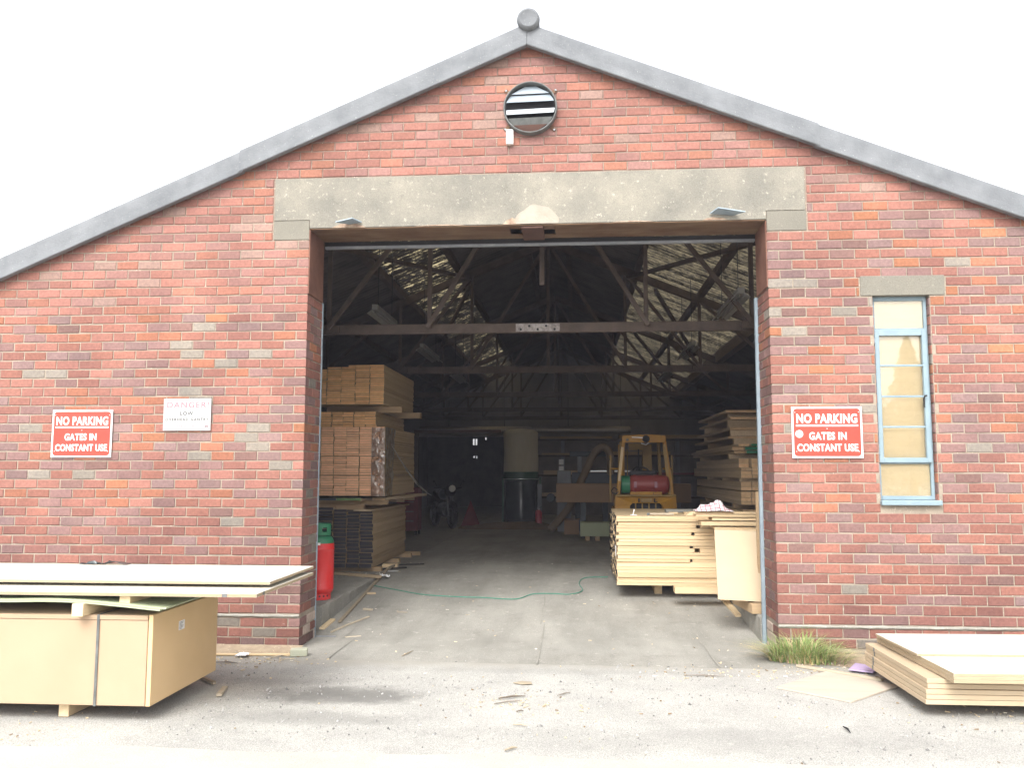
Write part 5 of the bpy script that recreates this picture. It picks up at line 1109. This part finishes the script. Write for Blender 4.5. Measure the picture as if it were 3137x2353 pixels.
# cantilever rack with timber
t = thing('timber_rack', 'dark timber storage rack against the back right wall', 'rack', (1.2, 16.5, .24))
for x in (-.42, 1.2, 2.8): c = MB(); c.box(x, 16.4, .24, x+.1, 16.6, 2.7); c.build('post', 'greysteel', t, bevel=.005)
for z in (.9, 1.5, 2.05, 2.5):
    c = MB(); c.box(-1.1, 16.15, z, 4.0, 16.39, z+.05); c.build('shelf', 'truss', t)
for i, (x0, x1, z, hh) in enumerate(((-1.0, 1.0, 2.551, .06), (-.95, .2, 2.101, .05), (.3, 2.6, 2.101, .09), (-.9, 1.4, 1.551, .12), (1.5, 3.4, 1.551, .06), (-1.0, .9, .951, .1), (1.2, 3.6, 2.551, .1))):
    plank('stored_board', x0, 16.0+jit(.05), z, x1, 16.38, z+hh, 'old' if i % 2 else 'clothred' if i == 4 else 'pinedull', f'dim board stored on the back rack, {["high left", "second shelf left", "second shelf right", "third shelf left", "third shelf right", "lowest shelf", "high right"][i]}', 'board')
# strip lights
def strip_light(x, y0, y1, z, lab, roll=0):
    t = thing('strip_light', lab, 'strip light', (x, (y0+y1)/2, z), 0, 'fluorescent strip lights under the roof')
    c = MB(); c.prism([(x-.035, y0, z+.09), (x+.035, y0, z+.09), (x+.035, y0, z+.03), (x+.10, y0, z-.02), (x+.092, y0, z-.025), (x+.03, y0, z+.022), (x-.03, y0, z+.022), (x-.092, y0, z-.025), (x-.10, y0, z-.02), (x-.035, y0, z+.03)], (0, y1-y0, 0)); c.build('reflector', 'tubewhite', t)
    for dx in (-.03, .03): c = MB(); c.tube([(x+dx, y0+.04, z-.0), (x+dx, y1-.04, z-.0)], .013, 8); c.build('tube', 'tubewhite', t)
    for y in (y0+.2, y1-.2): c = MB(); c.tube([(x, y, z+.09), (x, y, roofz(abs(x-XC))-.03)], .005, 6); c.build('hanger', 'black', t)
wz_ = ['nearest', 'second', 'third']
for i, (a, b) in enumerate(((2.3, 3.5), (5.6, 7.2), (9.3, 11.0))):
    strip_light(-2.48, a, b, 3.62, f'{wz_[i]} hanging strip light on the left side under the roof')
    strip_light(1.87, a-.7 if i == 0 else a, b-.4 if i == 0 else b, 3.62, f'{wz_[i]} hanging strip light on the right side under the roof')

# ============================================================ FLOOR CLUTTER
def stick(pts, r_, mat, label, cat, name, n=6, flat=False):
    c = MB(); c.tube(pts, r_, n); o_ = Vector(pts[0]); return tag(c.build(name, mat, origin=o_, smooth=50), label, cat)
stick(spline([(-2.60, 3.0, .185), (-2.26, 2.78, .165), (-1.86, 2.52, .146), (-1.4, 2.42, .138), (-1.14, 2.40, .137), (-.73, 2.34, .132), (-.54, 2.62, .153), (-.3, 2.66, .156), (-.08, 2.64, .154), (.07, 2.86, .171), (.03, 3.3, .204), (.12, 3.66, .231), (.42, 3.72, .236)], 8), .0055, 'rope', 'thin green plastic strap trailing across the ramp', 'strap', 'plastic_strap')
c = MB(); c.bar((-2.52, 1.12, .05), (-2.66, 4.1, .27), .035, .022); tag(c.build('long_batten', 'stick', origin=(-2.6, 2.6, .15), bevel=.002), 'long thin batten lying along the foot of the left slab', 'batten')
c = MB(); c.bar((-2.66, 4.1, .275), (-2.66, 4.95, .27), .03, .03); tag(c.build('pole_end', 'stick', origin=(-2.66, 4.5, .27), bevel=.002), 'short brown pole lying on the floor beyond the long batten', 'pole')
c = MB(); c.bar((-2.635, .86, .022), (-2.625, 1.24, .052), .055, .022); tag(c.build('short_batten', 'bearer', origin=(-2.63, 1.05, .04), bevel=.002), 'short pale batten end against the corner of the left slab', 'batten')
c = MB(); c.bar((-3.6, 3.78, .262), (-2.58, 3.28, .262), .07, .035); tag(c.build('floor_plank', 'old', origin=(-3.1, 3.5, .25), bevel=.002), 'brown plank lying across the left slab before the black-ended boards', 'plank')
stick([(-2.85, 4.14, .256), (-2.46, 4.46, .256)], .012, 'black', 'dark thin rod on the floor beside the black-ended boards', 'rod', 'metal_rod'); stick([(-2.79, 4.82, .252), (-2.29, 4.96, .252)], .009, 'black', 'dark cable end further in past the black-ended boards', 'cable', 'cable_end')
stick([(-2.5, .74, .012), (-2.42, 1.0, .032), (-2.27, 1.4, .06)], .011, 'stick', 'thin pale stick lying slantwise on the ramp by the left slab', 'stick', 'wood_stick')
for i, (x, y, lx, ly, rz, lab) in enumerate(((-2.53, 2.55, .13, .05, .2, 'small flat offcut beside the long batten'), (-2.36, 1.72, .12, .04, -.5, 'brown block offcut on the ramp'), (-2.23, .57, .16, .03, .5, 'pale sliver on the ramp near the left jamb'), (-1.95, 1.64, .12, .018, -.1, 'thin curved shaving on the ramp'), (-2.5, .56, .20, .03, .05, 'silvery metal strip at the foot of the left jamb guard'))):
    b = plank('floor_offcut', x-lx/2, y-ly/2, ramp_z(y), x+lx/2, y+ly/2, ramp_z(y)+(.02 if i < 2 else .007), 'galv' if i == 4 else ('stick' if i else 'old'), lab, 'offcut', rz=rz)
c = MB(); c.grid(lambda u, v: (-2.70+.2*u, 4.0+.14*v, .246+.004*noise.noise(Vector((u*4, v*4, 0)))), 6, 6); tag(c.build('paper_sheet', 'paper', origin=(-2.6, 4.07, .245)), 'flat sheet of white paper beside the black-ended boards', 'paper')
c = MB(); c.grid(lambda u, v: (-2.64+.14*u, 3.42+.12*v, .235+.05*abs(noise.noise(Vector((u*5, v*5, 3))))+.02*math.sin(PI*u)), 10, 10); tag(c.build('paper_ball', 'paper', origin=(-2.57, 3.48, .22)), 'crumpled white paper at the top of the ramp', 'paper')
plank('bearer_end', -2.84, 4.55, .24, -2.62, 4.65, .29, 'pine', 'pale bearer end sticking out from the black-ended boards', 'bearer'); plank('bearer_end', -2.9, 6.4, .24, -2.62, 6.5, .30, 'bearerx', 'bearer end sticking out at the far end of the black-ended boards', 'bearer')
# left wall foot
c = MB(); n = 40; c.grid(lambda u, v: (-5.6+3.05*u, -.005-.26*v*(1+.35*noise.noise(Vector((u*14, 1, 1)))), .028*(1-v)**1.5-.003+.006*noise.noise(Vector((u*40, v*6, 2)))*(1-v)), 90, 6); struct(c.build('soil_strip', 'soil', smooth=70))
c = MB(); c.grid(lambda u, v: (1.92+3.4*u, -.005-.42*v*(1+.4*noise.noise(Vector((u*9, 1, 7)))), .03*(1-v)**1.5-.003+.007*noise.noise(Vector((u*40, v*6, 4)))*(1-v)), 90, 6); struct(c.build('soil_strip', 'soil', smooth=70))
b = plank('timber_strip', -.46, -.022, 0, .46, .022, .015, 'bearerx', 'pale timber strip on the ground by the wall foot behind the fibreboard block', 'timber strip'); b.location = (-3.02, -.36, 0); b.rotation_euler = (0, 0, .06); b.data.materials[0] = MT['pine']
c = MB(); c.grid(lambda u, v: (-3.03+.1*u+.02*noise.noise(Vector((u*3, v*3, 1))), -.46+.13*v, .018+.014*noise.noise(Vector((u*4, v*5, 8)))), 8, 8); tag(c.build('paper_scrap', 'paper', origin=(-2.97, -.4, .02), fix=False), 'torn scrap of white paper on the timber strip by the wall', 'paper')
c = MB(); c.box(-.075, -.055, 0, .075, .055, .06); b = c.build('stone_block', 'blockm', local=True, bevel=.008, seg=2); b.location = (-2.49, -.32, -.002); b.rotation_euler = (0, 0, .25); tag(b, 'mossy grey stone block at the foot of the left jamb', 'block')
c = MB(); c.bar((-3.07, -1.16, .012), (-2.80, -1.42, .012), .028, .024); tag(c.build('batten_piece', 'stick', origin=(-2.9, -1.3, 0), bevel=.002), 'brown batten poking out under the fibreboard block', 'batten')
c = MB(); c.bar((-2.62, -1.76, .010), (-2.67, -1.53, .010), .04, .02); tag(c.build('wood_offcut', 'stick', origin=(-2.65, -1.6, 0), bevel=.002), 'pale pointed offcut on the yard right of the fibreboard block', 'offcut')
for i, (p0, p1, r_, lab) in enumerate((((-3.1, -.68), (-2.9, -.70), .010, 'dark twig on the yard by the left wall'), ((-2.73, -.52), (-2.58, -.29), .009, 'thin slanting twig by the stone block'), ((-2.6, -.55), (-2.5, -.5), .007, 'short twig next to the slanting twig'), ((-.57, -1.68), (-.38, -1.60), .012, 'dark splintered sliver in the middle of the yard'), ((-.59, -1.82), (-.41, -1.72), .008, 'pale splinter just before the dark sliver'), ((-.15, -1.56), (-.05, -1.45), .007, 'forked splinter right of the dark sliver'), ((-.42, -2.31), (-.33, -2.33), .008, 'short brown splinter near the pale pavement edge'), ((-.43, -2.84), (-.36, -2.78), .012, 'curved bark piece on the pavement edge'), ((-.42, -2.0), (-.37, -1.98), .007, 'small dark splinter between the others'), ((.86, -.84), (1.18, -.86), .007, 'long thin dark twig on the yard right of centre'), ((-1.56, -.31), (-1.50, -.06), .008, 'thin twig on the concrete apron'), ((1.71, -2.2), (1.715, -2.33), .010, 'short black rubber piece on the yard'))):
    m_ = ((p0[0]+p1[0])/2+.006, (p0[1]+p1[1])/2+.008)
    stick([(p0[0], p0[1], r_*.7), (m_[0], m_[1], r_*1.1), (p1[0], p1[1], r_*.6)], [r_*.4, r_*.7, r_*.25], 'black' if 'black' in lab else 'twig' if 'dark' in lab else 'stick', lab, 'twig', 'wood_splinter', 5)
flat_poly('bark_flake', [(-.50, -1.20), (-.44, -1.145), (-.36, -1.16), (-.35, -1.22), (-.42, -1.24)], .001, .006, 'stick', 'flat pale flake of wood in the middle of the yard', 'wood flake')
# grass tuft at the right jamb
c = MB()
for i in range(1100):
    a, q = rnd.random()*2*PI, math.sqrt(rnd.random()); bx = 1.945+.27*q*math.cos(a); by = -.19+.15*q*math.sin(a)
    if rnd.random() < .2: bx += .18*rnd.random(); by -= .04
    hgt = rnd.uniform(.16, .44)*(1-.35*q)*(1 if bx < 2.08 else .75); lean = rnd.uniform(.03, .2)*(1+q); la = a+jit(1.0); wd = rnd.uniform(.0028, .0058)
    if rnd.random() < .45: col = (rnd.uniform(.44, .6), rnd.uniform(.39, .5), rnd.uniform(.2, .28)); hgt *= .75; lean *= 1.5
    else: gq = rnd.random(); col = (.15+.15*gq, .24+.14*gq, .07+.06*gq)
    c.col = col; vs = []; sx, sy = -math.sin(la)*wd, math.cos(la)*wd
    for k in range(5):
        u = k/4; px = bx+lean*u**1.8*math.cos(la); py = by+lean*u**1.8*math.sin(la)*.8; pz = hgt*(u-.33*u**2.6*(1 if lean > .08 else .3)); ww = 1-u*.92
        py = min(py, -.006)
        vs += [(px-sx*ww, py-sy*ww, pz), (px+sx*ww, py+sy*ww, pz)]
    c.add(vs, [(2*k, 2*k+1, 2*k+3, 2*k+2) for k in range(4)])
tag(c.build('grass_tuft', 'grass', origin=(1.95, -.19, 0), fix=False), 'tuft of long green and straw-coloured grass at the right jamb', 'grass tuft')
# uncountable bits: shavings, grit
c = MB()
def chip(x, y, z, s, col):
    a = rnd.random()*PI; l_, w_ = s*rnd.uniform(.6, 1.8), s*rnd.uniform(.15, .5); ca, sa = math.cos(a), math.sin(a); t_ = rnd.uniform(.001, .006)
    c.col = col; P_ = [(-l_, -w_), (l_, -w_*.6), (l_*.9, w_), (-l_*.8, w_*.7)]
    top = [(x+u*ca-v*sa, y+u*sa+v*ca, z+t_+jit(.002)) for u, v in P_]; bot = [(p[0], p[1], z-.002) for p in top]
    c.add(top+bot, [(0, 1, 2, 3), (0, 4, 5, 1), (1, 5, 6, 2), (2, 6, 7, 3), (3, 7, 4, 0)])
def woodcol(): q = rnd.random(); f = rnd.uniform(.7, 1.1); return (.62*f, .5*f, .33*f) if q < .6 else (.72*f, .66*f, .55*f) if q < .85 else (.28*f, .2*f, .12*f)
for (cx, cy, sx, sy, k) in ((-2.75, -.55, .32, .16, 130), (-3.0, -.62, .15, .12, 60), (-.48, -1.75, .2, .14, 90), (-.3, -1.9, .5, .4, 80), (1.3, -.75, .5, .14, 130), (1.9, -.62, .3, .12, 80), (2.5, -.4, .3, .12, 70), (-3.6, -2.7, .35, .25, 70), (2.6, -1.9, .4, .3, 50), (0, -1.6, 2.4, 1.0, 90)):
    k = int(k*.7)
    for i in range(k):
        x, y = rnd.gauss(cx, sx), rnd.gauss(cy, sy)
        if y < -.02: chip(x, y, 0, rnd.uniform(.003, .012), woodcol())
for i in range(130):
    x, y = rnd.uniform(-2.6, 1.7), rnd.uniform(.1, 6); chip(x, y, ramp_z(y), rnd.uniform(.004, .015), woodcol())
for i in range(120): chip(rnd.uniform(-3.6, -2.67), rnd.uniform(3.3, 5), .24, rnd.uniform(.006, .02), woodcol())
struct(c.build('wood_chips', 'chip', fix=False), 'stuff')
c = MB()
for i in range(3600):
    x = rnd.uniform(-4.5, 4.2); y = rnd.uniform(-2.95, -.4)
    if noise.noise(Vector((x*.8, y*1.1, 3)))+.35*noise.noise(Vector((x*3, y*3, 1))) < .02: continue
    s = rnd.uniform(.0025, .0075) if rnd.random() < .94 else rnd.uniform(.008, .014); f = rnd.uniform(.12, .44); c.col = (f, f*.98, f*.94)
    a = rnd.random()*6; vs = [(x+s*math.cos(a+k*1.57)*rnd.uniform(.7, 1.2), y+s*math.sin(a+k*1.57)*rnd.uniform(.7, 1.2), -.004) for k in range(4)]+[(x+jit(s*.4), y+jit(s*.4), s*.8)]
    c.add(vs, [(0, 1, 4), (1, 2, 4), (2, 3, 4), (3, 0, 4)])
struct(c.build('grit', 'chip', fix=False), 'stuff')

# ============================================================ TREES across the yard, seen only as a reflection in the window
def tree(x, y, hgt, wide, label, conifer):
    t = thing('conifer_tree' if conifer else 'leafy_tree', label, 'tree', (x, y, 0))
    c = MB(); c.tube([(x, y, 0), (x+.1, y, hgt*.5), (x, y, hgt*.95)], [.16, .1, .02], 9); c.build('trunk', 'bark', t, smooth=60)
    c = MB(); k = 5200
    for i in range(k):
        if conifer:
            u = rnd.random()**.75; z = hgt*(.12+.88*u); tier = .62+.38*abs(math.sin(z*4.2)); R_ = wide*(1-u)**.8*tier; a = rnd.random()*2*PI; q = rnd.random()**.5
            px, py, pz = x+R_*q*math.cos(a), y+R_*q*math.sin(a), z-.18*q*R_
        else:
            a = rnd.random()*2*PI; b_ = math.acos(rnd.uniform(-1, 1)); q = rnd.random()**.4; d = Vector((math.sin(b_)*math.cos(a), math.sin(b_)*math.sin(a), math.cos(b_)))
            q *= .75+.45*noise.noise(d*2.2+Vector((x, 0, 0))); px, py, pz = x+d.x*wide*q, y+d.y*wide*q, hgt*.55+d.z*hgt*.45*q
        s = rnd.uniform(.05, .12); n1 = Vector((jit(1), jit(1), jit(1))).normalized(); n2 = n1.orthogonal().normalized()
        p = Vector((px, py, pz)); c.add([p-n1*s, p+n2*s*.5, p+n1*s, p-n2*s*.5], [(0, 1, 2, 3)])
    c.build('crown', 'leaf', t, fix=False)
tree(12.5, -25, 6.7, 2.0, 'slender conifer across the yard, mirrored in the tall window', True)
tree(9.3, -27, 5.0, 2.2, 'low leafy tree across the yard, left of the mirrored conifer', False)
tree(14.6, -27, 5.7, 2.6, 'broad leafy tree across the yard, right of the mirrored conifer', False)
tree(12.2, -29, 5.2, 2.6, 'leafy tree across the yard behind the mirrored conifer', False)

# ============================================================ thin air volume added to imitate lens veiling glare
hm = bpy.data.materials.new('glare_veil'); hm.use_nodes = True; n = hm.node_tree.nodes; n.remove(n['Principled BSDF'])
pv = n.new('ShaderNodeVolumePrincipled'); pv.inputs['Color'].default_value = (.85, .85, 1, 1); pv.inputs['Density'].default_value = .0016
hm.node_tree.links.new(pv.outputs[0], n['Material Output'].inputs['Volume']); MT['glare_veil'] = hm
c = MB(); c.box(-95, -95, -1.1, 95, 95, 9); struct(c.build('glare_haze', 'glare_veil'), 'stuff')
